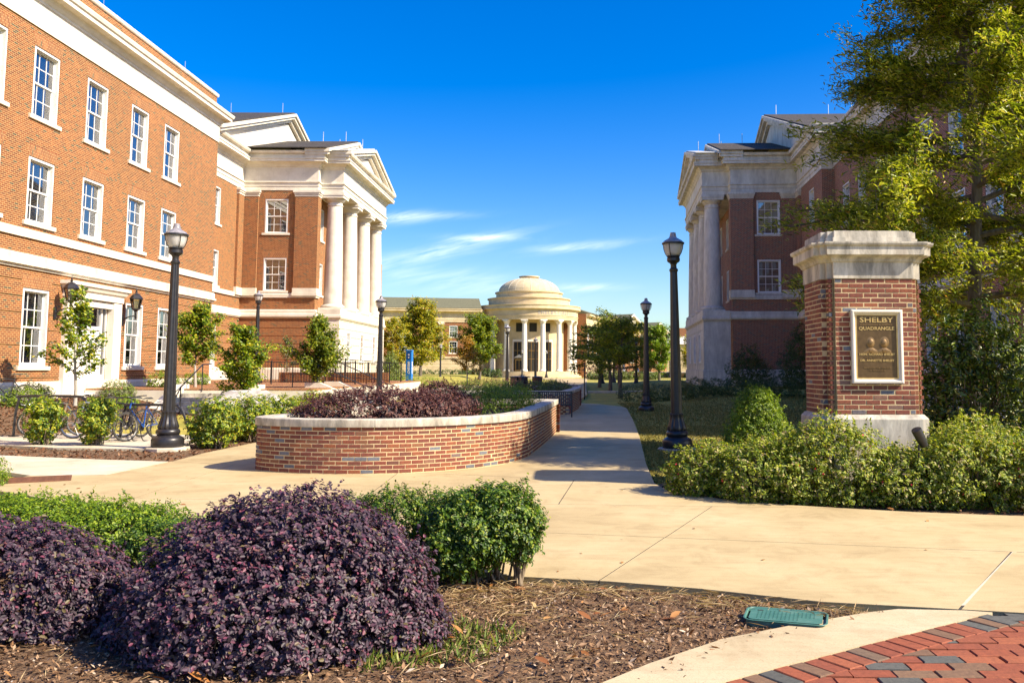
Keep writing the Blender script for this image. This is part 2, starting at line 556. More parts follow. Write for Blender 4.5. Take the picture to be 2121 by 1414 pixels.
BRICK_STOPS = [(0, (.22, .062, .034)), (.22, (.16, .043, .030)), (.42, (.27, .085, .036)), (.6, (.20, .05, .03)), (.78, (.13, .05, .035)), (.9, (.25, .10, .045)), (.93, (.11, .115, .14)), (1, (.17, .175, .20))]
M['brick_obj'] = object_mat('brick_face', BRICK_STOPS, .82, 22.0, .8)
M['brick_island'] = island_mat('brick_face_far', BRICK_STOPS, .82, 22.0)
M['mortar'] = surf('mortar', [(.35, (.54, .41, .22)), (.7, (.64, .50, .29))], 25.0, .95, bump_s=.5, bump_scale=120)
M['paver'] = object_mat('paver_face', [(0, (.27, .070, .028)), (.2, (.215, .054, .025)), (.4, (.30, .088, .036)), (.66, (.24, .062, .026)), (.69, (.16, .088, .05)), (.83, (.19, .11, .06)), (.87, (.075, .075, .065)), (1, (.10, .10, .088))], .85, 26.0, .6)
M['joint_sand'] = surf('joint_sand', [(.3, (.06, .045, .03)), (.7, (.16, .12, .08))], 60.0, .95)


def concrete(name, stops, joint=False):
    m, t, out = new_mat(name)
    p = N(t, 'ShaderNodeBsdfPrincipled', Roughness=.88)
    c = N(t, 'ShaderNodeTexCoord')
    v = c.outputs['Object']
    col = ramp(t, noise(t, .55, 7, .62, v, .3), stops)
    blot = ramp(t, noise(t, 2.3, 8, .7, v, .8), [(.36, (.72, .68, .62)), (.52, (1, 1, 1)), (.75, (1.10, 1.08, 1.06))])
    col = mixc(t, .5, col, blot, 'MULTIPLY')
    mp = N(t, 'ShaderNodeMapping', Scale=(.5, 6, 1)); L(t, v, mp.inputs[0])
    broom = ramp(t, noise(t, 2.0, 6, .7, mp.outputs[0], .4), [(.3, (.80, .77, .72)), (.5, (1, 1, 1)), (.75, (1.07, 1.06, 1.04))])
    col = mixc(t, .55, col, broom, 'MULTIPLY')
    sp = ramp(t, noise(t, 90, 3, .8, v), [(.30, (.5, .45, .4)), (.44, (1, 1, 1)), (.60, (1, 1, 1)), (.72, (1.25, 1.25, 1.25))])
    col = mixc(t, .8, col, sp, 'MULTIPLY')
    vo = N(t, 'ShaderNodeTexVoronoi', Scale=1.7); L(t, v, vo.inputs['Vector'])
    spot = ramp(t, vo.outputs['Distance'], [(.018, (.25, .22, .18)), (.03, (1, 1, 1))])
    col = mixc(t, .7, col, spot, 'MULTIPLY')
    L(t, col, p.inputs['Base Color'])
    L(t, bump(t, noise(t, 120, 4, .7, v), .25, .004), p.inputs['Normal'])
    L(t, p.outputs[0], out.inputs[0])
    return m


M['conc'] = concrete('concrete_tan', [(.3, (.38, .29, .145)), (.5, (.46, .36, .19)), (.7, (.52, .42, .24))])
M['conc_pale'] = concrete('concrete_pale', [(.3, (.48, .41, .30)), (.5, (.56, .49, .37)), (.7, (.62, .55, .44))])
M['kerb'] = concrete('concrete_kerb', [(.3, (.40, .32, .19)), (.5, (.48, .39, .24)), (.7, (.54, .45, .30))])


def lawn_mat():
    m, t, out = new_mat('lawn_turf')
    p = N(t, 'ShaderNodeBsdfPrincipled', Roughness=.95)
    c = N(t, 'ShaderNodeTexCoord')
    v = c.outputs['Object']
    a = ramp(t, noise(t, .25, 6, .6, v, .5), [(.3, (.22, .22, .026)), (.5, (.36, .31, .045)), (.7, (.47, .38, .070))])
    b = ramp(t, noise(t, 3.0, 9, .78, v), [(.3, (.45, .5, .4)), (.52, (1, 1, 1)), (.7, (1.5, 1.4, 1.2))])
    col = mixc(t, .8, a, b, 'MULTIPLY')
    d = ramp(t, noise(t, 55, 3, .8, v), [(.3, (.35, .4, .3)), (.55, (1, 1, 1)), (.75, (1.4, 1.35, 1.2))])
    col = mixc(t, .7, col, d, 'MULTIPLY')
    L(t, col, p.inputs['Base Color'])
    L(t, bump(t, noise(t, 70, 4, .8, v), .5, .02), p.inputs['Normal'])
    L(t, p.outputs[0], out.inputs[0])
    return m


M['lawn'] = lawn_mat()

# leaves
M['lf_purple'] = leaf_mat('leaf_purple', [(0, (.022, .014, .020)), (.35, (.048, .030, .044)), (.62, (.080, .048, .070)), (.82, (.105, .046, .066)), (.93, (.19, .045, .080)), (.97, (.10, .08, .03)), (1, (.16, .12, .05))], .18, .5, (1.4, .8, .9), .45)
M['lf_purple2'] = leaf_mat('leaf_purple_bronze', [(0, (.030, .014, .013)), (.35, (.068, .028, .026)), (.65, (.11, .044, .038)), (.85, (.19, .075, .060)), (1, (.24, .12, .07))], .2, .5, (1.5, .8, .7), .4)
M['lf_box'] = leaf_mat('leaf_box', [(0, (.018, .05, .006)), (.35, (.045, .105, .009)), (.65, (.10, .185, .013)), (.87, (.22, .31, .02)), (1, (.36, .37, .05))], .42, .45, spec=.45)
M['lf_yew'] = leaf_mat('leaf_clipped', [(0, (.04, .085, .005)), (.4, (.11, .20, .009)), (.75, (.22, .33, .013)), (1, (.36, .43, .03))], .42, .45, spec=.45)
M['lf_azalea'] = leaf_mat('leaf_azalea', [(0, (.045, .08, .012)), (.25, (.12, .19, .018)), (.5, (.27, .34, .03)), (.75, (.46, .50, .06)), (.85, (.15, .11, .07)), (.94, (.58, .58, .18)), (1, (.48, .34, .22))], .45, .5, spec=.4)
M['lf_holly'] = leaf_mat('leaf_holly', [(0, (.03, .07, .007)), (.35, (.10, .185, .011)), (.62, (.24, .33, .017)), (.85, (.44, .46, .025)), (1, (.54, .46, .04))], .42, .45, spec=.45)
M['lf_mag'] = leaf_mat('leaf_glossy', [(0, (.02, .045, .008)), (.35, (.055, .10, .013)), (.65, (.12, .19, .02)), (.9, (.24, .30, .035)), (1, (.34, .28, .06))], .3, .36, spec=.55)
M['lf_oak'] = leaf_mat('leaf_willow_oak', [(0, (.035, .062, .008)), (.25, (.13, .19, .014)), (.55, (.29, .35, .025)), (.85, (.46, .48, .05)), (.96, (.52, .48, .16)), (1, (.48, .24, .06))], .45, .38, spec=.6)
M['lf_yellow'] = leaf_mat('leaf_yellowing', [(0, (.10, .145, .010)), (.35, (.25, .28, .014)), (.65, (.43, .41, .022)), (.88, (.52, .42, .025)), (1, (.52, .30, .03))], .48, .5)
M['lf_gold'] = leaf_mat('leaf_gold', [(0, (.22, .15, .012)), (.5, (.40, .26, .02)), (1, (.48, .22, .03))], .38, .5)
M['lf_green'] = leaf_mat('leaf_maple_green', [(0, (.045, .085, .008)), (.4, (.13, .20, .012)), (.75, (.26, .32, .017)), (1, (.38, .36, .03))], .48, .5)
M['lf_dark'] = leaf_mat('leaf_dark', [(0, (0.029, 0.059, 0.011)), (.5, (0.062, 0.105, 0.018)), (.85, (0.109, 0.155, 0.026)), (1, (0.182, 0.200, 0.033))], .25, .45)
M['lf_hedge'] = leaf_mat('leaf_hedge', [(0, (0.046, 0.078, 0.011)), (.5, (0.105, 0.157, 0.015)), (1, (0.210, 0.255, 0.028))], .25, .5)
M['lf_red'] = leaf_mat('petal_red', [(0, (.45, .01, .03)), (1, (.6, .03, .06))], .3, .5, (1, .6, .6))
M['blade'] = leaf_mat('grass_blade', [(0, (.09, .10, .02)), (.4, (.17, .16, .035)), (.75, (.28, .23, .07)), (1, (.36, .29, .12))], .35, .6)
M['blade_green'] = leaf_mat('weed_blade', [(0, (.10, .17, .03)), (.5, (.22, .31, .05)), (1, (.40, .38, .12))], .35, .5)
M['filler'] = surf('joint_filler', [(.4, (.035, .032, .028)), (.7, (.06, .055, .045))], 20.0, .9)
M['straw'] = leaf_mat('straw', [(0, (.30, .20, .09)), (.5, (.46, .33, .17)), (1, (.60, .48, .28))], .2, .7)
M['chip'] = leaf_mat('bark_chip', [(0, (.035, .018, .010)), (.3, (.10, .052, .026)), (.55, (.20, .11, .055)), (.8, (.31, .19, .105)), (.95, (.40, .28, .18)), (1, (.52, .42, .32))], .02, .85, (1, 1, 1), .2)
M['chip_red'] = leaf_mat('pine_bark_chip', [(0, (.05, .02, .01)), (.4, (.12, .052, .024)), (.75, (.20, .095, .045)), (1, (.32, .18, .10))], .02, .85, (1, 1, 1), .2)
M['fallen'] = leaf_mat('fallen_leaf', [(0, (.20, .07, .02)), (.5, (.36, .14, .03)), (.85, (.42, .22, .07)), (1, (.5, .4, .2))], .15, .7)
M['grit'] = leaf_mat('grit', [(0, (.14, .11, .08)), (.5, (.26, .22, .17)), (1, (.5, .46, .40))], .0, .8, (1, 1, 1), .2)


# ------------------------------------------------------------------ foliage
def nrm(a):
    return a / np.maximum(np.linalg.norm(a, axis=1, keepdims=True), 1e-9)


def leaf_mesh(name, P, Nn, Ln, Wd, mat, rng, oval=False, fold=.25, T=None, droop=.12, spread=.35):
    n = len(P)
    Nn = nrm(Nn)
    if T is None: T = rng.normal(size=(n, 3))
    T = T - (T * Nn).sum(1, keepdims=True) * Nn
    T = nrm(T)
    B = np.cross(Nn, T)
    l = (Ln * (1 - spread + 2 * spread * rng.random(n)))[:, None]
    w = l * (Wd / Ln)
    b = P - T * l * .5
    t = P + T * l * .5 - Nn * l * droop
    if oval:
        r1 = P - T * l * .22 + B * w * .46 + Nn * fold * w * .5
        r2 = P + T * l * .18 + B * w * .42 + Nn * fold * w * .4
        l1 = P - T * l * .22 - B * w * .46 + Nn * fold * w * .5
        l2 = P + T * l * .18 - B * w * .42 + Nn * fold * w * .4
        V = np.stack([b, r1, r2, t, l2, l1], 1).reshape(-1, 3)
        base = (np.arange(n) * 6)[:, None]
        F = np.concatenate([base + np.array([0, 1, 2, 3]), base + np.array([0, 3, 4, 5])], 1).reshape(-1)
        per, nf = 4, 2 * n
    else:
        r = P + B * w * .5 + Nn * fold * w * .5
        q = P - B * w * .5 + Nn * fold * w * .5
        V = np.stack([b, r, t, q], 1).reshape(-1, 3)
        base = (np.arange(n) * 4)[:, None]
        F = np.concatenate([base + np.array([0, 1, 2]), base + np.array([0, 2, 3])], 1).reshape(-1)
        per, nf = 3, 2 * n
    me = bpy.data.meshes.new(name)
    me.vertices.add(len(V)); me.vertices.foreach_set('co', V.astype(np.float32).ravel())
    me.loops.add(len(F)); me.loops.foreach_set('vertex_index', F.astype(np.int32))
    me.polygons.add(nf)
    me.polygons.foreach_set('loop_start', np.arange(nf, dtype=np.int32) * per)
    me.polygons.foreach_set('loop_total', np.full(nf, per, dtype=np.int32))
    me.update(calc_edges=True)
    me.materials.append(mat)
    return me


def blob_points(blobs, n, rng, depth=.2, lump=.10, zmin=.02, lumpf=3.0):
    """points and outward directions in the outer shell of a union of ellipsoids (cx,cy,cz,rx,ry,rz)"""
    B = np.array(blobs, dtype=float)
    area = (B[:, 3] * B[:, 4] + B[:, 4] * B[:, 5] + B[:, 3] * B[:, 5])
    pr = area / area.sum()
    outP, outN = [], []
    got = 0
    while got < n:
        k = rng.choice(len(B), size=2 * n, p=pr)
        d = nrm(rng.normal(size=(2 * n, 3)))
        ph = np.arange(len(B))[k] * 1.7
        lum = 1 + lump * (np.sin(d[:, 0] * lumpf * 2.1 + ph) * np.sin(d[:, 1] * lumpf * 1.7 + 2 * ph + 1) + .6 * np.sin(d[:, 2] * lumpf * 3.1 + d[:, 0] * lumpf * 2.3 + ph)
                         + .5 * np.sin(d[:, 0] * 9.3 * lumpf / 3 + d[:, 1] * 7.7 + ph))
        rr = lum * (1 - depth * rng.random(2 * n) ** 1.6 + .035 * rng.normal(size=2 * n))
        c, r = B[k, :3], B[k, 3:]
        p = c + d * r * rr[:, None]
        ok = p[:, 2] > zmin
        for j in range(len(B)):
            q = (((p - B[j, :3]) / B[j, 3:]) ** 2).sum(1)
            ok &= (q > (1 - depth) ** 2 * .72) | (k == j)
        nn = nrm(d / r)
        outP.append(p[ok]); outN.append(nn[ok])
        got += ok.sum()
    P = np.concatenate(outP)[:n]
    return P, np.concatenate(outN)[:n]


def stems_mesh(name, blobs, count, rng, mat, r=.006, base_spread=.12, reach=.85):
    mb = MB()
    for _ in range(count):
        b = blobs[rng.integers(len(blobs))]
        d = nrm(rng.normal(size=(1, 3)))[0]
        d[2] = abs(d[2]) * .9
        tip = np.array(b[:3]) + d * np.array(b[3:]) * (reach * (.75 + .25 * rng.random()))
        tip[2] = max(tip[2], .1)
        root = np.array([b[0] + rng.normal() * base_spread * b[3], b[1] + rng.normal() * base_spread * b[4], -.02])
        mid = root * .5 + tip * .5 + rng.normal(size=3) * .06 * b[3] + np.array([0, 0, .1 * b[5]])
        mb.tube([root, mid, tip], [r * 1.6, r, r * .45], 4, False)
    return mb.mesh(name, mat, uv=False)


def bush(name, label, cat, loc, blobs, n, leaf, mat, group=None, seed=0, depth=.22, lump=.10, oval=False, stems=14, stem_mat='twig_dark',
         up=.25, scatter=.75, stem_r=.006, fold=.3, extra=None, lumpf=3.0, shoots=0):
    rng = np.random.default_rng(seed + 100)
    root = tag(empty(name, loc), label, cat, group)
    # leaves sit in two ranks along short twigs that grow out of the body
    per = 7
    m = max(1, n // per)
    A, D = blob_points(blobs, m, rng, depth, lump, lumpf=lumpf)
    tw = nrm(D * .45 + rng.normal(size=(m, 3)) * .55 + np.array([0, 0, up]))
    sl = leaf[0] * rng.uniform(1.6, 3.6, size=(m, 1))
    sd_ = nrm(np.cross(tw, D + rng.normal(size=(m, 3)) * .3))
    P, T, Nn = [], [], []
    for q in range(per):
        f = (q + rng.random((m, 1)) * .6) / per - .5
        side = 1 if q % 2 else -1
        P.append(A + tw * sl * f + sd_ * side * leaf[0] * .32 + D * (-.25 * leaf[0] * np.abs(f)))
        T.append(tw * .75 + sd_ * side * .75 + rng.normal(size=(m, 3)) * .30)
        Nn.append(nrm(D * .65 + np.array([0, 0, .25]) + np.array(sd) * .50 + rng.normal(size=(m, 3)) * .42 * scatter))
    P, T, Nn = np.concatenate(P), np.concatenate(T), np.concatenate(Nn)
    ok = P[:, 2] > .01
    P, T, Nn = P[ok], T[ok], Nn[ok]
    n = len(P)
    if shoots:                                       # sprigs standing out of the clipped outline
        extraP, extraT = [], []
        top = P[np.argsort(-(P[:, 2] + rng.normal(size=n) * .15))[:max(60, n // 4)]]
        for _ in range(shoots):
            b = top[rng.integers(len(top))]
            d = nrm(np.array([[rng.normal() * .35, rng.normal() * .35, 1.0]]))[0]
            ln = leaf[0] * rng.uniform(2.0, 5.0)
            m = int(rng.integers(5, 10))
            for q in range(m):
                extraP.append(b + d * ln * q / m + rng.normal(size=3) * leaf[0] * .15)
                extraT.append(d * .9 + rng.normal(size=3) * .7)
        P = np.concatenate([P, np.array(extraP)])
        T = np.concatenate([T, np.array(extraT)])
        Nn = np.concatenate([Nn, nrm(rng.normal(size=(len(extraP), 3)) + np.array([0, 0, .4]))])
    put('foliage', leaf_mesh('foliage', P, Nn, leaf[0], leaf[1], M[mat], rng, oval, fold, T), root)
    if stems:
        put('stems', stems_mesh('stems', blobs, stems, rng, M[stem_mat], stem_r), root)
    if extra:
        m2, cnt, sz = extra
        P2, D2 = blob_points(blobs, cnt, rng, .05, lump)
        tag(put('flowers', leaf_mesh('flowers', P2 + D2 * .01, D2 + rng.normal(size=P2.shape) * .4, sz, sz * .8, M[m2], rng, True), root), kind='stuff')
    return root


def tree(name, label, loc, H, bare, rad, n_limb, n_leaf, leaf, mat, bark='bark', r0=.1, group=None, seed=0, shape='cone', rise=.35,
         twigs=5, spread=.16, oval=False, lean=(0, 0), tfac=1.0, scatter=1.0, cat='tree', flat=1.0):
    rng = np.random.default_rng(seed + 500)
    root = tag(empty(name, loc), label, cat, group)
    mb = MB()
    tp = [np.array([0, 0, -.05])]
    for i in range(1, 8):
        f = i / 7
        tp.append(np.array([lean[0] * f + rng.normal() * .012 * H, lean[1] * f + rng.normal() * .012 * H, H * .97 * f]))
    mb.tube(tp, [r0 * 1.25] + [r0 * (1 - .9 * (i / 7) ** .9) + .004 for i in range(1, 8)], 10)

    def tpos(z):
        f = z / (H * .97) * 7
        i = int(min(6, max(0, f)))
        return tp[i] + (tp[i + 1] - tp[i]) * (f - i)
    LP, LW = [], []
    az = rng.random() * 6.28
    for i in range(n_limb):
        f = (i + rng.random() * .8) / n_limb
        z = bare + (H * .96 - bare) * f ** .95
        if shape == 'cone': ln = rad * (1 - .80 * f) * (.75 + .35 * min(1, f * 6))
        elif shape == 'round': ln = rad * math.sqrt(max(.05, 1 - (2 * f - .85) ** 2 * .85))
        elif shape == 'oval': ln = rad * math.sqrt(max(.06, 1 - (2 * f - .75) ** 2 * .8)) * (1 - .25 * f)
        else: ln = rad * (1 - .45 * f ** 1.5)
        ln *= rng.uniform(.75, 1.12)
        az += 2.399 + rng.normal() * .25
        el = rise * (1 + .9 * f) + rng.normal() * .10
        d = np.array([math.cos(az) * math.cos(el), math.sin(az) * math.cos(el), math.sin(el)])
        p0 = tpos(z)
        pts = [p0]
        seg = 5
        dd = d.copy()
        for s_ in range(seg):
            dd = dd + rng.normal(size=3) * .10 + np.array([0, 0, .04 if rise > .2 else -.01])
            dd /= np.linalg.norm(dd)
            pts.append(pts[-1] + dd * ln / seg)
        rl = max(.006, r0 * (.42 * (1 - .7 * f)))
        mb.tube(pts, [rl * (1 - .85 * k / seg) + .003 for k in range(seg + 1)], 5, False)
        weight = ln
        for s_ in range(1, seg + 1):
            LP.append((pts[s_ - 1], pts[s_], weight * (.35 if s_ == 1 else .8) * (.0 if s_ == 1 and ln > 1.2 else 1)))
        for q in range(twigs):
            ff = rng.uniform(.25, .98) * seg
            k = min(seg - 1, int(ff))
            b = pts[k] + (pts[k + 1] - pts[k]) * (ff - k)
            td = dd * .6 + rng.normal(size=3) * np.array([.75, .75, .42 * flat])
            td /= np.linalg.norm(td)
            tl = ln * rng.uniform(.18, .42)
            e = b + td * tl
            m = b + td * tl * .5 + rng.normal(size=3) * .03 * ln
            mb.tube([b, m, e], [rl * .30 + .002, rl * .2 + .002, .002], 4, False)
            LP.append((b, m, tl * .7)); LP.append((m, e, tl * 1.4))
    put('trunk', mb.mesh('trunk', M[bark], uv=False), root)
    A = np.array([a for a, b, w in LP]); Bp = np.array([b for a, b, w in LP]); Wt = np.array([w for a, b, w in LP])
    k = rng.choice(len(A), size=n_leaf, p=Wt / Wt.sum())
    u = rng.random((n_leaf, 1))
    P = A[k] + (Bp[k] - A[k]) * u + rng.normal(size=(n_leaf, 3)) * rad * spread * np.array([.55, .55, .42 * flat])
    T = (Bp - A)[k]
    T = nrm(T) * tfac + rng.normal(size=(n_leaf, 3)) * .8
    Nn = np.array([0, 0, .55]) + np.array(sd) * .65 + rng.normal(size=(n_leaf, 3)) * .46 * scatter
    put('crown', leaf_mesh('crown', P, Nn, leaf[0], leaf[1], M[mat], rng, oval, .2, T), root)
    return root


# ------------------------------------------------------------------ walls and windows
def wall_mesh(p0, p1, z0, z1, openings=(), grooves=(), reveal=.40, gdepth=.03, gh=.035):
    """sheet wall from p0 to p1 (outside on the right) with openings (s0,s1,z0,z1), their reveals, and recessed horizontal joints"""
    mb = MB()
    d = Vector((p1[0] - p0[0], p1[1] - p0[1])); Lw = d.length; d.normalize()
    n = Vector((d.y, -d.x))

    def pt(s, z, o): return (p0[0] + d.x * s + n.x * o, p0[1] + d.y * s + n.y * o, z)
    ss = sorted({0.0, Lw} | {min(max(v, 0), Lw) for o in openings for v in o[:2]})
    gs = [g for g in grooves if z0 + gh < g < z1 - gh]
    zz = sorted({z0, z1} | {v for o in openings for v in o[2:4] if z0 < v < z1} | {g for g in gs} | {g + gh for g in gs})

    def is_open(s, z): return any(o[0] < s < o[1] and o[2] < z < o[3] for o in openings)

    def is_gr(z): return any(g < z < g + gh for g in gs)
    for i in range(len(ss) - 1):
        sm = (ss[i] + ss[i + 1]) / 2
        prev = None
        for j in range(len(zz) - 1):
            zm = (zz[j] + zz[j + 1]) / 2
            if is_open(sm, zm):
                prev = None
                continue
            o = -gdepth if is_gr(zm) else 0.0
            mb.quad(pt(ss[i], zz[j], o), pt(ss[i + 1], zz[j], o), pt(ss[i + 1], zz[j + 1], o), pt(ss[i], zz[j + 1], o))
            if prev is not None and prev != o:
                mb.quad(pt(ss[i], zz[j], prev), pt(ss[i + 1], zz[j], prev), pt(ss[i + 1], zz[j], o), pt(ss[i], zz[j], o))
            prev = o
    for a, b, c, e in openings:
        for (s0, za, s1, zb) in ((a, c, a, e), (b, e, b, c), (a, e, b, e), (b, c, a, c)):
            mb.quad(pt(s0, za, 0), pt(s1, zb, 0), pt(s1, zb, -reveal), pt(s0, za, -reveal))
    return mb


_win = {}


def window(parent, p0, p1, s0, w, z, h, nx=3, ny=2, back='blind', wood='white', soldier='soldier', stone='stone_clean', sill=True, arch=True, deep=.025, casing=.10, sash_in=.13):
    key = (round(w, 3), round(h, 3), nx, ny, back, wood, soldier, stone, sill, arch, deep, casing, sash_in)
    if key not in _win:
        e = {}
        x0, x1 = -w / 2, w / 2
        c = casing
        mb = MB()
        y0, y1 = deep, deep + .22
        mb.box(x0, x0 + c, y0, y1, 0, h).box(x1 - c, x1, y0, y1, 0, h).box(x0 + c, x1 - c, y0, y1, h - c, h).box(x0 + c, x1 - c, y0, y1, 0, c * .55)
        mb.box(x0 + c * .55, x0 + c, y0 - .02, y0 - .001, c * .3, h - c * .55).box(x1 - c, x1 - c * .55, y0 - .02, y0 - .001, c * .3, h - c * .55).box(x0 + c * .551, x1 - c * .551, y0 - .024, y0 - .001, h - c, h - c * .55)
        e['f'] = mb.mesh('window', M[wood])
        mb = MB()
        ix0, ix1, iz0, iz1 = x0 + c, x1 - c, c * .55, h - c
        zm = (iz0 + iz1) / 2
        gl = MB()
        for (za, zb, yy) in ((zm, iz1, y0 + sash_in), (iz0, zm + .03, y0 + sash_in + .042)):
            r = .045
            mb.box(ix0, ix0 + r, yy, yy + .04, za, zb).box(ix1 - r, ix1, yy, yy + .04, za, zb).box(ix0 + r, ix1 - r, yy, yy + .04, zb - r, zb).box(ix0 + r, ix1 - r, yy, yy + .04, za, za + r * 1.3)
            for k in range(1, nx):
                x = ix0 + r + (ix1 - ix0 - 2 * r) * k / nx
                mb.box(x - .014, x + .014, yy + .005, yy + .036, za + r * 1.3, zb - r)
            for k in range(1, ny):
                zq = za + r * 1.3 + (zb - za - 2.3 * r) * k / ny
                for q in range(nx):
                    xa = ix0 + r + (ix1 - ix0 - 2 * r) * q / nx + (.014 if q else 0)
                    xb = ix0 + r + (ix1 - ix0 - 2 * r) * (q + 1) / nx - (.014 if q < nx - 1 else 0)
                    mb.box(xa, xb, yy + .005, yy + .036, zq - .014, zq + .014)
            gl.quad((ix0 + r, yy + .02, za + r), (ix1 - r, yy + .02, za + r), (ix1 - r, yy + .02, zb - r), (ix0 + r, yy + .02, zb - r))
        e['s'] = mb.mesh('sash', M[wood])
        e['g'] = gl.mesh('pane', M['glass'])
        mb = MB()
        yb = y0 + .34
        cut_ = {'blind': 0, 'blind_high': .45, 'blind_mid': .22}.get(back, 0) * h
        mb.quad((x0, yb, cut_), (x1, yb, cut_), (x1, yb, h), (x0, yb, h))
        if cut_: e['room'] = MB().quad((x0, yb + .04, 0), (x1, yb + .04, 0), (x1, yb + .04, h), (x0, yb + .04, h)).mesh('interior', M['dark'])
        e['b'] = mb.mesh('blind' if back.startswith('blind') else 'curtain' if back == 'drape' else 'interior', M['blind' if back.startswith('blind') else back])
        if sill:
            e['sill'] = MB().cbox(x0 - .16, x1 + .16, -.07, .10, -.15, -.003, .012).mesh('sill', M[stone])
        if arch:
            ah = .40
            e['l'] = MB().plate([(x0 - .003, h + .003), (x1 + .003, h + .003), (x1 + .17, h + ah), (x0 - .17, h + ah)], 'y', -.006, .12).mesh('lintel', M[soldier])
        _win[key] = e
    e = _win[key]
    d = Vector((p1[0] - p0[0], p1[1] - p0[1])).normalized()
    sc = s0 + w / 2
    o = put('window', e['f'], parent, (p0[0] + d.x * sc, p0[1] + d.y * sc, z), (0, 0, math.atan2(d.y, d.x)))
    put('sash', e['s'], o); put('pane', e['g'], o)
    put(e['b'].name.split('.')[0], e['b'], o)
    if 'room' in e: put('interior', e['room'], o)
    if sill: put('sill', e['sill'], o)
    if arch: put('lintel', e['l'], o)
    return o


def wall(parent, name, p0, p1, z0, z1, mat, wins=(), grooves=(), extra_open=(), **kw):
    """wins: (s0, width, z, height[, dict])"""
    ops = [(s, s + w, z, z + h) for s, w, z, h, *_ in wins] + list(extra_open)
    wall_mesh(p0, p1, z0, z1, ops, grooves).build(name, M[mat], parent, smooth=0)
    for s, w, z, h, *rest in wins:
        k = dict(kw)
        if rest: k.update(rest[0])
        window(parent, p0, p1, s, w, z, h, **k)


def chevron(parent, name, mat, a0, a1, b0, b1, z0, bm, zm, t, axis='x'):
    """raking cornice: band of thickness t under the slope lines"""
    sl = (zm - z0) / (bm - b0)
    tv = t * math.sqrt(1 + sl * sl)
    poly = [(b0, z0), (b0 + 1e-3, z0 - tv), (bm, zm - tv), (b1 - 1e-3, z0 - tv), (b1, z0), (bm, zm)]
    return MB().plate(poly, axis, a0, a1).build(name, M[mat], parent, smooth=0)


# profiles (offset, z)
ENT = [(0, 14.0), (.04, 14.0), (.04, 14.27), (.075, 14.29), (.075, 14.52), (.15, 14.55), (.15, 14.64), (.05, 14.66), (.05, 15.62), (.12, 15.66), (.16, 15.78),
       (.30, 15.88), (.34, 15.93), (.62, 15.95), (.62, 16.10), (.66, 16.12), (.66, 16.20), (.52, 16.22), (.52, 16.46), (.70, 16.50), (.76, 16.62), (.76, 16.68), (0, 16.72)]


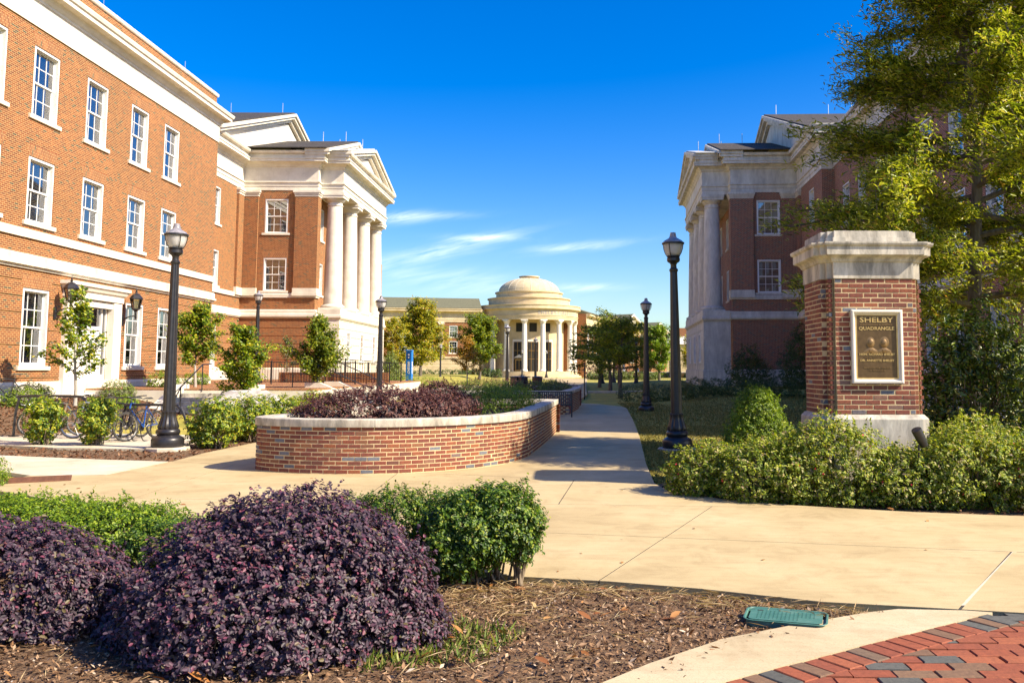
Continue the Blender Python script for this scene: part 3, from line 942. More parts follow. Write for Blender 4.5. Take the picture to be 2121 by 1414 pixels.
def hall_block(h, sgn, ab, ap, brick, stone, sides, win_front, soldier, recess_len, recess_wins, end_face=None):
    """the temple-fronted block; a = outwards from the recessed wall, b = depth from the block's front"""
    def Q(pts):
        o = [(sgn * a, b) for a, b in pts]
        return o if sgn > 0 else o[::-1]

    def pr(a0, b0, a1, b1):                       # ordered wall ends
        q = Q([(a0, b0), (a1, b1)])
        return q[0], q[1]

    def wn(lst, Lw):                              # mirror opening positions
        return [(s if sgn > 0 else Lw - s - w, w, z, hh, *r) for s, w, z, hh, *r in lst]

    def bx(mb, a0, a1, b0, b1, z0, z1):
        x = sorted((sgn * a0, sgn * a1))
        return mb.box(x[0], x[1], b0, b1, z0, z1)
    kw = dict(stone=stone, soldier=soldier)
    gr = [1.68 + .5417 * k for k in range(1, 7)]
    bk = 15.7                                     # back of the block
    # recessed wall
    p0, p1 = pr(0, -recess_len, 0, 0)
    wall(h, 'wall', p0, p1, 5.2, 14.1, brick, wn(recess_wins, recess_len), **kw)
    rw = [(s, w, 1.75, 2.6) for s, w, z, hh, *r in recess_wins if z > 9]
    wall(h, 'ground_floor_wall', p0, p1, .2, 5.2, brick, wn(rw, recess_len), gr, **kw)
    # front wall of the block
    p0, p1 = pr(0, 0, ab, 0)
    wall(h, 'wall', p0, p1, 5.2, 14.1, brick, wn(win_front, ab), back='drape', **kw)
    wall(h, 'ground_floor_wall', p0, p1, .2, 5.2, brick, (), gr, **kw)
    # wall behind the columns
    ac = ap - 1.9 if ap - 1.9 < ab - .5 else ab - .6
    for (q0, q1) in (((ab, 0), (ab, .8)), ((ab, .8), (ac, .8)), ((ab, bk), (ab, bk + .01)), ):
        p0, p1 = pr(*q0, *q1)
        wall(h, 'wall', p0, p1, 5.2, 14.1, brick)
    p0, p1 = pr(ac, .8, ac, bk)
    Lw = bk - .8
    pw = [(s, 1.5, z, 2.3) for s in (1.6, 5.5, 9.6) for z in (6.95, 10.95)]
    wall(h, 'portico_wall', p0, p1, 5.2, 14.1, brick, wn(pw, Lw), **kw)
    p0, p1 = pr(ab, 0, ab, .8)
    wall(h, 'ground_floor_wall', p0, p1, .2, 5.2, brick, (), gr)
    # pilasters with caps and bases
    for (a0, a1, b0, b1) in ((.12, 1.12, -.16, -.002), (ab - 1.5, ab + .10, -.16, -.002), (.002, .16, -1.15, -.2), (ab + .002, ab + .10, -.0015, .62)):
        mb = bx(MB(), a0, a1, b0, b1, 7.15, 13.55)
        mb.build('pilaster', M[brick], h, smooth=0)
        mb = MB()
        bx(mb, a0 - .06, a1 + .06, b0 - .06, b1 + .002, 6.62, 6.82); bx(mb, a0 - .03, a1 + .03, b0 - .03, b1 + .001, 6.822, 7.15)
        mb.build('pilaster_base', M[stone], h, smooth=0)
        mb = MB()
        bx(mb, a0 - .03, a1 + .03, b0 - .03, b1 + .001, 13.55, 13.70); bx(mb, a0 - .08, a1 + .08, b0 - .08, b1 + .002, 13.702, 13.82); bx(mb, a0 - .13, a1 + .13, b0 - .13, b1 + .003, 13.822, 13.99)
        mb.build('pilaster_cap', M[stone], h, smooth=0)
    # stone bands
    path = Q([(0, -recess_len), (0, 0), (ab, 0), (ab, .75)])
    MB().sweep(path, [(0, 6.50), (.10, 6.50), (.10, 6.72), (.05, 6.80), (0, 6.80)]).build('sill_course', M[stone], h, smooth=0)
    MB().sweep(path, [(0, 5.10), (.06, 5.10), (.14, 5.20), (.14, 5.36), (.09, 5.40), (.09, 5.62), (.04, 5.68), (0, 5.68)]).build('belt_course', M[stone], h, smooth=0)
    MB().sweep(path, [(0, .1), (.07, .1), (.07, 1.60), (.02, 1.68), (0, 1.68)]).build('plinth', M[stone], h, smooth=0)
    # entablature round everything
    path = Q([(0, -recess_len), (0, 0), (ab, 0), (ab, .7), (ap, .7), (ap, 15.0), (ab, 15.0), (ab, bk), (0, bk), (0, bk + 12)])
    MB().sweep(path, ENT).build('entablature', M[stone], h, smooth=20)
    mb = MB()
    bx(mb, ac, ap - .02, .74, 14.96, 13.96, 14.2)
    mb.build('portico_ceiling', M[stone], h, smooth=0)
    # joints standing in the frieze
    mb = MB()
    for k in range(1, 5):
        a = ab * k / 5
        bx(mb, a - .006, a + .006, -.056, -.04, 14.68, 15.6)
    mb.build('frieze_joint', M['stone_grey'], h, smooth=0)
    # podium
    pod = ap + .07
    p0, p1 = pr(ab + .08, .35, pod, .35)
    pg = [1.68 + .5417 * k for k in range(0, 7)]
    wall(h, 'podium_wall', p0, p1, .1, 5.2, stone, (), pg)
    p0, p1 = pr(pod, .35, pod, 15.1)
    wall(h, 'podium_wall', p0, p1, .1, 5.2, stone, wn([(1.95, 1.25, 2.15, 2.1), (6.1, 1.25, 2.15, 2.1), (10.3, 1.25, 2.15, 2.1)], 14.75), pg, arch=False, stone=stone, casing=.10, deep=-.03, sash_in=.02, back='drape', nx=3)
    p0, p1 = pr(pod, 15.1, ab, 15.1)
    wall(h, 'podium_wall', p0, p1, .1, 5.2, stone, (), pg)
    path = Q([(ab + .12, .35), (pod, .35), (pod, 15.1), (ab, 15.1)])
    MB().sweep(path, [(-.1, 5.05), (.05, 5.05), (.12, 5.16), (.12, 5.30), (.05, 5.33), (.05, 5.74), (-1.2, 5.75)]).build('podium_cap', M[stone], h, smooth=0)
    MB().sweep(path, [(0, .1), (.06, .1), (.06, 1.62), (0, 1.66)]).build('plinth', M[stone], h, smooth=0)
    mb = MB()
    bx(mb, ac, pod - .05, .4, 15.05, 5.6, 5.72)
    mb.build('portico_floor', M[stone], h, smooth=0)
    # columns
    colm = MB()
    colm.box(-.80, .80, -.80, .80, 5.745, 5.86)
    prof = [(.80, 5.862), (.84, 5.93), (.84, 6.0), (.78, 6.06), (.70, 6.08), (.70, 6.12), (.66, 6.14)]
    prof += [(.64 - .13 * (k / 10) ** 1.7, 6.14 + (13.1 - 6.14) * k / 10) for k in range(11)]
    prof += [(.56, 13.12), (.56, 13.18), (.51, 13.2), (.51, 13.36), (.58, 13.40), (.70, 13.56), (.70, 13.62)]
    colm.lathe(prof, 28)
    colm.box(-.76, .76, -.76, .76, 13.622, 13.80); colm.box(-.80, .80, -.80, .80, 13.802, 13.995)
    cme = colm.mesh('column', M[stone])
    rings = MB()
    for zq in (7.6, 9.2, 10.7, 12.2):
        rr = .64 - .13 * ((zq - 6.14) / 6.96) ** 1.7
        rings.lathe([(rr + .002, zq), (rr + .003, zq + .006), (rr + .002, zq + .012)], 28)
    rme = rings.mesh('drum_joint', M['stone_grey'])
    for k in range(4):
        c = put('column', cme, h, (sgn * (ap - .70), 1.4 + 4.3 * k, 0))
        put('drum_joint', rme, c)
    # gables: portico, block, upper roof
    bm = 7.85
    for (z0, zm, a, half, band, tmat) in ((16.66, 18.7, ap, 8.0, 1.0, 'metal_roof'), (16.68, 19.3, ab + .25, 8.7, 1.0, 'shingle'), (16.72, 21.6, .35, 14.6, 1.15, 'shingle')):
        b0, b1 = bm - half, bm + half
        back = {8.0: ab - 1.5, 8.7: -.6, 14.6: -14.0}[half]
        sl = (zm - z0) / half
        for off, th, dz in ((.72, .20, 0), (.58, .20, .215), (.30, .26, .43)):
            x = sorted((sgn * (a - 1.0), sgn * (a + off)))
            chevron(h, 'raking_cornice', stone, x[0], x[1], b0 + dz * .4, b1 - dz * .4, z0 - dz + dz * .4 * sl * 1 + .12, bm, zm - dz + .12, th)
        x = sorted((sgn * (a - .25), sgn * (a + .06)))
        MB().plate([(b0 + .9, z0 - .05), (b1 - .9, z0 - .05), (bm, zm - .72)], 'x', x[0], x[1]).build('tympanum', M['stone_clean'] if stone == 'stone' else M[stone], h, smooth=0)
        x = sorted((sgn * back, sgn * (a + .55)))
        mb = MB()
        for (ba, bb) in ((b0 - .15, bm), (bm, b1 + .15)):
            za = z0 + (.15 - (.15 * sl if ba < bm else 0))
            zb = zm + .15
            if ba >= bm: za, zb = zm + .15, z0 + .15 - .15 * sl
            mb.plate([(ba, za), (bb, zb), (bb, zb + .07), (ba, za + .07)], 'x', x[0], x[1])
        mb.build('roof', M[tmat], h, smooth=0)
        rod = MB().tube([(0, 0, 0), (0, 0, .8)], .028, 6).mesh('lightning_rod', M['steel'])
        for q in (0, 1):
            put('lightning_rod', rod, h, (sgn * (a - (.4 if q == 0 else 4.5 if half > 9 else 2.2)), bm, zm + .18))
    mb = MB()
    bx(mb, -14, .3, -6.6, 22.4, 16.3, 16.72)
    mb.build('gutter_deck', M['metal_roof'], h, smooth=0)
    # far side and rear, closing the body
    p0, p1 = pr(ab, bk, 0, bk)
    wall(h, 'wall', p0, p1, .2, 14.1, brick)
    p0, p1 = pr(0, bk, 0, bk + 30)
    wall(h, 'wall', p0, p1, .2, 14.1, brick)
    return Q, pr, bx, wn


# ================================================================== THE GROUND
def smooth(t):
    t = np.clip(t, 0, 1)
    return t * t * (3 - 2 * t)


def H0(x, y):
    x, y = np.asarray(x, float), np.asarray(y, float)
    h = np.full(np.broadcast(x, y).shape, -.06)
    h = h + .62 * smooth((-12.6 - x) / 4.5) * smooth((y - 20.5) / 5)
    h = h + .50 * smooth((-9.5 - x) / 4) * smooth((y - 48) / 8) * (1 - smooth((y - 85) / 25)) * (1 - smooth((-12.6 - x) / 4.5))
    h = h + .60 * smooth((x - 4.5) / 4) * smooth((y - 38) / 12) * (1 - smooth((y - 90) / 30))
    h = h + .10 * smooth((y - 90) / 60)
    return h


def sheet(name, mat, xs, ys, eps=0.0, parent=None, clip=None):
    X, Y = np.meshgrid(xs, ys)
    Z = H0(X, Y) + eps
    nx, ny = len(xs), len(ys)
    V = np.stack([X, Y, Z], -1).reshape(-1, 3)
    Fq = []
    for j in range(ny - 1):
        for i in range(nx - 1):
            cx, cy = (xs[i] + xs[i + 1]) / 2, (ys[j] + ys[j + 1]) / 2
            if clip is None or clip(cx, cy):
                Fq.append((j * nx + i, j * nx + i + 1, (j + 1) * nx + i + 1, (j + 1) * nx + i))
    mb = MB(); mb.add(V.tolist(), Fq)
    return mb.build(name, mat, parent, smooth=80, uv=False)


xs = np.concatenate([[-4000, -1500, -500, -200], np.arange(-100, 101, 2.0), [200, 500, 1500, 4000]])
ys = np.concatenate([[-300, -60], np.arange(-12, 300, 2.0), [340, 500, 1500, 6000]])
tag(sheet('ground', M['lawn'], xs, ys), kind='structure')


def inside(poly, x, y):
    c = False
    n = len(poly)
    for i in range(n):
        x0, y0 = poly[i]; x1, y1 = poly[(i + 1) % n]
        if (y0 > y) != (y1 > y) and x < (x1 - x0) * (y - y0) / (y1 - y0) + x0: c = not c
    return c


def clip_half(poly, p, q, keep_left=True, gap=.007):
    d = Vector((q[0] - p[0], q[1] - p[1])).normalized()
    n = Vector((-d.y, d.x))
    if not keep_left: n = -n
    out = []

    def dist(v): return (v[0] - p[0]) * n.x + (v[1] - p[1]) * n.y - gap
    for i in range(len(poly)):
        a, b = poly[i], poly[(i + 1) % len(poly)]
        da, db = dist(a), dist(b)
        if da >= 0: out.append(a)
        if (da > 0 > db) or (da < 0 < db):
            t = da / (da - db)
            out.append((a[0] + (b[0] - a[0]) * t, a[1] + (b[1] - a[1]) * t))
    return out


def cut(polys, p, q, gap=.007):
    res = []
    for po in polys:
        for k in (True, False):
            c = clip_half(po, p, q, k, gap)
            if len(c) > 2:
                ar = abs(sum(c[i][0] * c[(i + 1) % len(c)][1] - c[(i + 1) % len(c)][0] * c[i][1] for i in range(len(c)))) / 2
                if ar > .02: res.append(c)
    return res


def slabs(parent, polys, mat, z=0.0, th=.12):
    for po in polys:
        mb = MB()
        n = len(po)
        ar = sum(po[i][0] * po[(i + 1) % n][1] - po[(i + 1) % n][0] * po[i][1] for i in range(n))
        if ar < 0: po = po[::-1]
        # eased arris: a second ring just inside
        cx, cy = sum(p[0] for p in po) / n, sum(p[1] for p in po) / n
        ins = []
        for x, y in po:
            d = math.hypot(x - cx, y - cy) or 1
            ins.append((x - (x - cx) / d * .008, y - (y - cy) / d * .008))
        pts = [(x, y, z - th) for x, y in po] + [(x, y, z) for x, y in po]
        fs = [tuple(range(n, 2 * n))]
        for r in (0,):
            fs += [(r * n + i, r * n + (i + 1) % n, r * n + n + (i + 1) % n, r * n + n + i) for i in range(n)]
        mb.add(pts, fs)
        mb.build('slab', mat, parent, smooth=0, uv=False)


plaza = tag(empty('walkway', (0, 0, 0)), kind='structure')
# near plaza, cut along its joints (outline first)
near = [(-8.49, 14.18), (-8.5, 12.9), (-5.5, 10.9), (-3.0, 9.15), (-1.33, 8.01), (-.49, 7.53), (.30, 7.36), (1.0, 7.13), (1.84, 6.75), (2.80, 6.55),
        (3.4, 6.42), (6.0, 5.75), (12.0, 4.6), (12.0, 8.4), (8.0, 9.9), (5.3, 10.65), (4.15, 10.91), (3.37, 11.19), (2.55, 11.53), (2.01, 11.94), (1.56, 12.43), (1.32, 12.91), (1.24, 13.56),
        (-5.2, 15.6), (-7.26, 16.41), (-7.36, 14.34)]
A0, A1 = (-.29, 9.49), (4.25, 8.56)
B0, B1 = (-.45, 11.46), (1.75, 11.31)
low = clip_half(near, A0, A1, False)
mid = clip_half(clip_half(near, A0, A1, True), B0, B1, False)
far_ = clip_half(near, B0, B1, True)
P1 = cut(cut([low], (.22, 7.37), (1.75, 11.31)), (2.80, 6.59), (4.62, 9.29), .012)
P1 = cut(P1, (-2.35, 7.0), (-2.7, 11.0))
P2 = cut(cut([mid], (1.75, 11.31), (.95, 9.24)), (-2.35, 7.0), (-2.7, 11.0))
P3 = cut(cut([far_], (.02, 13.64), (-.16, 11.47)), (-2.6, 9), (-2.9, 16.6))
P3 = cut(P3, (-5.6, 10), (-6.0, 17))
slabs(plaza, P1 + P2 + P3, M['conc'])
MB().add([(x * .995 + .0, y * .999, -.003) for x, y in near], [tuple(range(len(near)))]).build('joint_filler', M['filler'], plaza, smooth=0, uv=False)
MB().quad((2.83, 6.66, -.001), (2.87, 6.66, -.001), (4.64, 9.24, -.001), (4.60, 9.24, -.001)).build('joint_sealant', M['conc_pale'], plaza, smooth=0, uv=False)
# the path running on between planter and lawn
path = [(-5.2, 15.62), (1.24, 13.58), (1.34, 16.28), (1.70, 22.55), (2.06, 30.46), (2.38, 38.99), (2.25, 40.8), (1.31, 43.4), (.3, 44.6), (-6.5, 45.0), (-6.9, 33), (-6.75, 24.4), (-7.20, 20.5), (-7.32, 18.0), (-7.24, 16.42)]
PP = [path]
for k, yy in enumerate((16.9, 20.4, 24.4, 26.6, 29.6, 33.2, 38.0)):
    PP = cut(PP, (-3, yy + .25), (2, yy - (.0 if k > 2 else .1)))
slabs(plaza, PP, M['conc'])
MB().add([(x, y, -.003) for x, y in path], [tuple(range(len(path)))]).build('joint_filler', M['filler'], plaza, smooth=0, uv=False)
dist_walk = tag(empty('walkway', (0, 0, 0)), kind='structure')
zz = float(H0(0, 100))
fw = [(-4.5, 45.0), (.28, 44.65), (1.0, 58), (1.2, 74), (1.6, 99), (2.4, 138), (4.5, 152), (-14, 157), (-6, 140), (-2.4, 131), (-1.3, 99), (-.9, 74), (-1.2, 58), (-4.5, 50)]
FP = [fw]
for yy in (52, 60, 70, 82, 96, 112, 130): FP = cut(FP, (-8, yy), (8, yy), .012)
slabs(dist_walk, FP, M['conc'], .065, .25)
cross = [[(1.15, 64.2), (9, 67.4), (16, 69), (16, 70.6), (8, 69.0), (1.2, 65.8)]]
slabs(dist_walk, cross, M['conc_pale'], .06, .3)
# pale strip on the left with the bicycle stand
side = tag(empty('walkway', (0, 0, 0)), kind='structure')
west = [(-16, 18.9), (-11.0, 17.42), (-8.82, 16.75), (-7.30, 16.38), (-7.40, 14.36), (-8.49, 14.22), (-9.35, 14.83), (-16, 16.6)]
slabs(side, cut(cut([west], (-9.2, 14), (-10.2, 18)), (-12.6, 14), (-13.2, 19)), M['conc_pale'])
stand = [(-17, 21.5), (-10.96, 19.10), (-8.87, 18.85), (-8.6, 19.6), (-8.7, 22.6), (-12.4, 23.3), (-17, 23.9)]
slabs(side, cut(cut([stand], (-11.0, 18), (-11.4, 24)), (-13.8, 18), (-14.1, 24)), M['conc_pale'])

# mulch beds ---------------------------------------------------------------
fore = [(-9.5, 13.2), (-8.5, 12.86), (-5.5, 10.86), (-3.0, 9.11), (-1.33, 7.97), (-.49, 7.49), (.30, 7.32), (1.0, 7.09), (1.84, 6.71), (2.33, 6.56), (2.10, 6.48), (1.52, 6.18), (.97, 5.85), (.47, 5.38), (.15, 5.02), (-.4, 4.2), (-1.0, 2.6), (-9.5, 2.6)]
leftbed = [(-14, 18.2), (-11.03, 17.46), (-8.82, 16.79), (-7.28, 16.43), (-7.32, 17.99), (-7.30, 19.30), (-7.2, 20.56), (-6.8, 24.4), (-6.95, 33), (-9, 33), (-8.7, 22.6), (-8.6, 19.6), (-8.87, 18.80), (-10.96, 19.05), (-14, 20.2)]
azbed = [(1.26, 13.6), (1.34, 12.91), (1.58, 12.45), (2.03, 11.97), (2.57, 11.56), (3.38, 11.23), (4.16, 10.95), (5.31, 10.69), (8.0, 9.95), (12, 8.5), (12, 14.8), (6, 15.4), (3.2, 15.6), (1.7, 14.6)]
beds = []
for nm, po, rise in (('mulch_bed', fore, .05), ('mulch_bed', leftbed, .06), ('mulch_bed', azbed, .04)):
    bx0, bx1 = min(p[0] for p in po), max(p[0] for p in po)
    by0, by1 = min(p[1] for p in po), max(p[1] for p in po)
    mb = MB()
    mb.add([(x, y, -.045) for x, y in po], [tuple(range(len(po)))])
    beds.append(tag(mb.build(nm, M['mulch'], uv=False, smooth=0), kind='structure'))
tag(sheet('mulch_bed', M['mulch'], np.arange(-18.1, -12.4, .4), np.arange(22.2, 33.3, .5), .03), kind='structure')
tag(sheet('mulch_bed', M['mulch'], np.arange(-8.9, -6.9, .4), np.arange(33, 52, .6), .03), kind='structure')


def ground_scatter(name, n, poly, size, aspect, mat, seed, z=-.04, tilt=.45, oval=False, dens=None, zr=.025, spread=.6):
    rng = np.random.default_rng(seed)
    bx0, bx1 = min(p[0] for p in poly), max(p[0] for p in poly)
    by0, by1 = min(p[1] for p in poly), max(p[1] for p in poly)
    P = []
    while len(P) < n:
        x, y = rng.uniform(bx0, bx1), rng.uniform(by0, by1)
        if inside(poly, x, y) and (dens is None or rng.random() < dens(x, y)):
            P.append((x, y, z + rng.random() * zr))
    P = np.array(P)
    Nn = np.array([0, 0, 1.0]) + rng.normal(size=(n, 3)) * tilt
    return tag(put(name, leaf_mesh(name, P, Nn, size, size * aspect, M[mat], rng, oval, .15, None, .05, spread)), kind='stuff')


vis = [(-6.2, 4.3), (.2, 4.3), (1.0, 5.7), (2.3, 6.5), (1.84, 6.70), (1.0, 7.05), (-.49, 7.45), (-1.5, 8.0), (-4.5, 8.5), (-6.5, 7.5)]
ground_scatter('mulch_chips', 36000, vis, .024, .5, 'chip', 1)
ground_scatter('mulch_chips', 11000, vis, .044, .36, 'chip', 2, zr=.04)
ground_scatter('mulch_chips', 5200, leftbed, .075, .4, 'chip_red', 3)
ground_scatter('mulch_chips', 2500, azbed, .055, .4, 'chip_red', 4)
bank = [(-17.9, 23), (-12.8, 22.6), (-12.8, 32.5), (-17.9, 33)]
rng = np.random.default_rng(5)
bp = np.array([(rng.uniform(-17.9, -12.8), rng.uniform(22.6, 33)) for _ in range(6500)])
bp = np.column_stack([bp, H0(bp[:, 0], bp[:, 1]) + .04 + rng.random(6500) * .03])
tag(put('mulch_chips', leaf_mesh('mulch_chips', bp, np.array([0, 0, 1.]) + rng.normal(size=bp.shape) * .5, .09, .04, M['chip_red'], rng)), kind='stuff')
straw_zone = [(-1.2, 5.2), (-.2, 5.1), (.7, 5.7), (2.2, 6.5), (1.84, 6.70), (1.0, 7.08), (-.49, 7.45), (-1.2, 7.4)]
ground_scatter('straw_litter', 1100, straw_zone, .15, .035, 'straw', 6, z=-.03, tilt=.16, zr=.05,
               dens=lambda x, y: .10 + .9 * (y > 6.95 - .42 * max(0, x - .2) * (x > 0) - (.6 if x < -.1 else 0)))
ground_scatter('straw_litter', 900, vis, .10, .05, 'straw', 7, z=-.035, tilt=.2, dens=lambda x, y: .25 if x > -1 else .8)
gl = [(-3.6, 4.3), (-2.5, 4.3), (-2.7, 4.9), (-3.6, 5.3), (-4.6, 5.4)]
ground_scatter('grit', 4500, gl, .013, .8, 'grit', 8, z=-.035, tilt=.8)
ground_scatter('fallen_leaves', 190, vis, .085, .42, 'fallen', 9, z=-.02, tilt=.35, oval=True)
ground_scatter('fallen_leaves', 70, azbed, .09, .4, 'fallen', 10, z=-.02, tilt=.4, oval=True)
ground_scatter('fallen_leaves', 45, near, .045, .5, 'fallen', 12, z=.004, tilt=.12, oval=True, zr=.004)
weedz = [(-1.25, 5.3), (-.55, 5.45), (-.3, 6.0), (-.75, 6.35), (-1.2, 6.1)]


def blades(name, n, poly, ln, wd, mat, seed, z=-.05, dens=None, lean=.5):
    rng = np.random.default_rng(seed)
    bx0, bx1 = min(p[0] for p in poly), max(p[0] for p in poly)
    by0, by1 = min(p[1] for p in poly), max(p[1] for p in poly)
    P = []
    while len(P) < n:
        x, y = rng.uniform(bx0, bx1), rng.uniform(by0, by1)
        if inside(poly, x, y) and (dens is None or rng.random() < dens(x, y)): P.append((x, y, z))
    P = np.array(P)
    P[:, 2] = H0(P[:, 0], P[:, 1]) + .0
    T = np.array([0, 0, 1.0]) + rng.normal(size=(n, 3)) * lean
    T[:, 2] = np.abs(T[:, 2]) + .25
    Nn = rng.normal(size=(n, 3)); Nn[:, 2] *= .3
    P = P + nrm(T) * ln * .42
    return tag(put(name, leaf_mesh(name, P, np.cross(nrm(T), Nn), ln, wd, M[mat], rng, False, .3, T, .25, .5)), kind='stuff')


blades('grass_tuft', 750, weedz, .10, .0035, 'blade_green', 20, lean=.6)
lawn_r = [(1.26, 13.7), (1.36, 16.28), (1.72, 22.55), (2.0, 28), (11, 28), (11, 15.5), (6, 15.5), (3, 15.0), (1.8, 14.2)]
blades('lawn_grass', 42000, lawn_r, .06, .010, 'blade', 21, dens=lambda x, y: min(1, 20.0 / y * (1 if x < 6 else .35)) * .9, lean=.7)

lawn_f = [(2.0, 28), (2.4, 39), (2.3, 46), (12, 46), (11, 28)]
blades('lawn_grass', 22000, lawn_f, .08, .016, 'blade', 22, lean=.7)
# kerb band and the brick paving
band_in = [(-.95, 2.6), (-.35, 4.2), (.15, 5.02), (.47, 5.38), (.97, 5.85), (1.52, 6.18), (2.10, 6.48), (2.34, 6.57)]
band_out = [(-.45, 2.6), (.25, 4.25), (.78, 5.03), (1.15, 5.28), (1.67, 5.63), (2.27, 6.03), (2.98, 6.49)]
kb = tag(empty('kerb', (0, 0, 0)), kind='structure')
poly = band_in + [(2.80, 6.54)] + band_out[::-1]
pk = cut([poly], (-.9, 4.4), (1.2, 3.6))
slabs(kb, pk, M['kerb'], -.004, .14)

pav = tag(empty('brick_paving', (0, 0, 0)), kind='structure')
zone = band_out + [(3.4, 6.38), (6.0, 5.71), (8.0, 5.3), (8.0, 2.6)]
tag(MB().add([(x, y, -.055) for x, y in zone], [tuple(range(len(zone)))]).build('joint_sand', M['joint_sand'], pav, uv=False, smooth=0))


def paver_mesh(l, w, h, b=.006):
    mb = MB()
    z0, z1 = -h, 0
    pts = []
    for d, z in ((0, z0), (0, z1 - b), (b, z1)):
        pts += [(-l / 2 + d, -w / 2 + d, z), (l / 2 - d, -w / 2 + d, z), (l / 2 - d, w / 2 - d, z), (-l / 2 + d, w / 2 - d, z)]
    fs = [(8, 9, 10, 11)]
    for k in range(2):
        fs += [(k * 4 + i, k * 4 + (i + 1) % 4, k * 4 + 4 + (i + 1) % 4, k * 4 + 4 + i) for i in range(4)]
    mb.add(pts, fs)
    return mb.mesh('brick', M['paver'], smooth=0, uv=False)


PL, PW = .245, .125
pm = paver_mesh(PL - .009, PW - .011, .05)
# border course: pavers set square to the kerb
seglen, acc = [], 0.0
bl = band_out[1:]
pts_line = [Vector(p) for p in bl]
tot = sum((pts_line[i + 1] - pts_line[i]).length for i in range(len(pts_line) - 1))


def along(s):
    for i in range(len(pts_line) - 1):
        l = (pts_line[i + 1] - pts_line[i]).length
        if s <= l or i == len(pts_line) - 2:
            d = (pts_line[i + 1] - pts_line[i]) / l
            return pts_line[i] + d * s, d
        s -= l


rp = random.Random(3)
s = .07
border_poly = []
while s < tot - .05:
    p, d = along(s)
    n = Vector((d.y, -d.x))
    c = p + n * (PL / 2 + .008)
    o = put('brick', pm, pav, (c.x, c.y, -.004 + rp.uniform(-.003, .002)), (rp.uniform(-.012, .012), rp.uniform(-.012, .012), math.atan2(n.y, n.x)))
    s += PW
inner = []
for k in range(60):
    p, d = along(tot * k / 59)
    n = Vector((d.y, -d.x))
    q = p + n * (PL + .012)
    inner.append((q.x, q.y))
field = inner + [(3.05, 6.49), (3.42, 6.40), (6.0, 5.72), (6.0, 3.9), (inner[0][0], 3.9)]
row = 0
y = 6.46
cnt = 0
while y > 4.0:
    x = .2 + (PL / 2 if row % 2 else 0) + .03
    while x < 5.2:
        # clip each paver of the field to the zone; whole ones share the mesh, cut ones get their own outline
        cn = [(x - PL / 2 + .0045, y - PW / 2 + .0055), (x + PL / 2 - .0045, y - PW / 2 + .0055), (x + PL / 2 - .0045, y + PW / 2 - .0055), (x - PL / 2 + .0045, y + PW / 2 - .0055)]
        ins = [inside(field, *c) for c in cn]
        if y - x * .0 > 4.3 or x < 3.0:
            if all(ins):
                if cnt < 285:
                    put('brick', pm, pav, (x, y, -.004 + rp.uniform(-.003, .003)), (rp.uniform(-.012, .012), rp.uniform(-.012, .012), rp.uniform(-.006, .006)))
                    cnt += 1
            elif any(ins) or inside(field, x, y):
                cx = [c for c, i in zip(cn, ins) if i]
                po = cn
                # cut by the local border tangent
                best = min(range(len(inner)), key=lambda k: (inner[k][0] - x) ** 2 + (inner[k][1] - y) ** 2)
                a, b = inner[max(0, best - 1)], inner[min(len(inner) - 1, best + 1)]
                if not any(ins) or best < len(inner) - 1 and x < 3.2: po = clip_half(po, a, b, False, .002)
                po = clip_half(po, (2.8, 6.535), (6.0, 5.735), False, .002) if len(po) > 2 else po
                if len(po) > 2 and cnt < 285:
                    MB().prism(po, -.05, -.003 + rp.uniform(-.003, .003)).build('brick', M['paver'], pav, uv=False, smooth=0)
                    cnt += 1
        x += PL
    y -= PW
    row += 1

# ================================================================== THE LEFT HALL
left = tag(empty('brick_hall', (-22.96, 61.5, 0)), 'sunlit orange brick hall with white sash windows and a columned stone portico', 'building')
rec = [(11.0, 1.62, 6.95, 2.30, dict(back='drape')), (11.0, 1.62, 10.95, 2.40, dict(back='drape')), (7.0, 1.62, 6.95, 2.3), (7.0, 1.62, 10.95, 2.4)]
wf = [(1.55, 1.62, 6.97, 2.30), (1.55, 1.62, 11.0, 2.40)]
hall_block(left, 1, 5.19, 6.76, 'brick_l', 'stone', 0, wf, 'soldier', 16.5, rec)


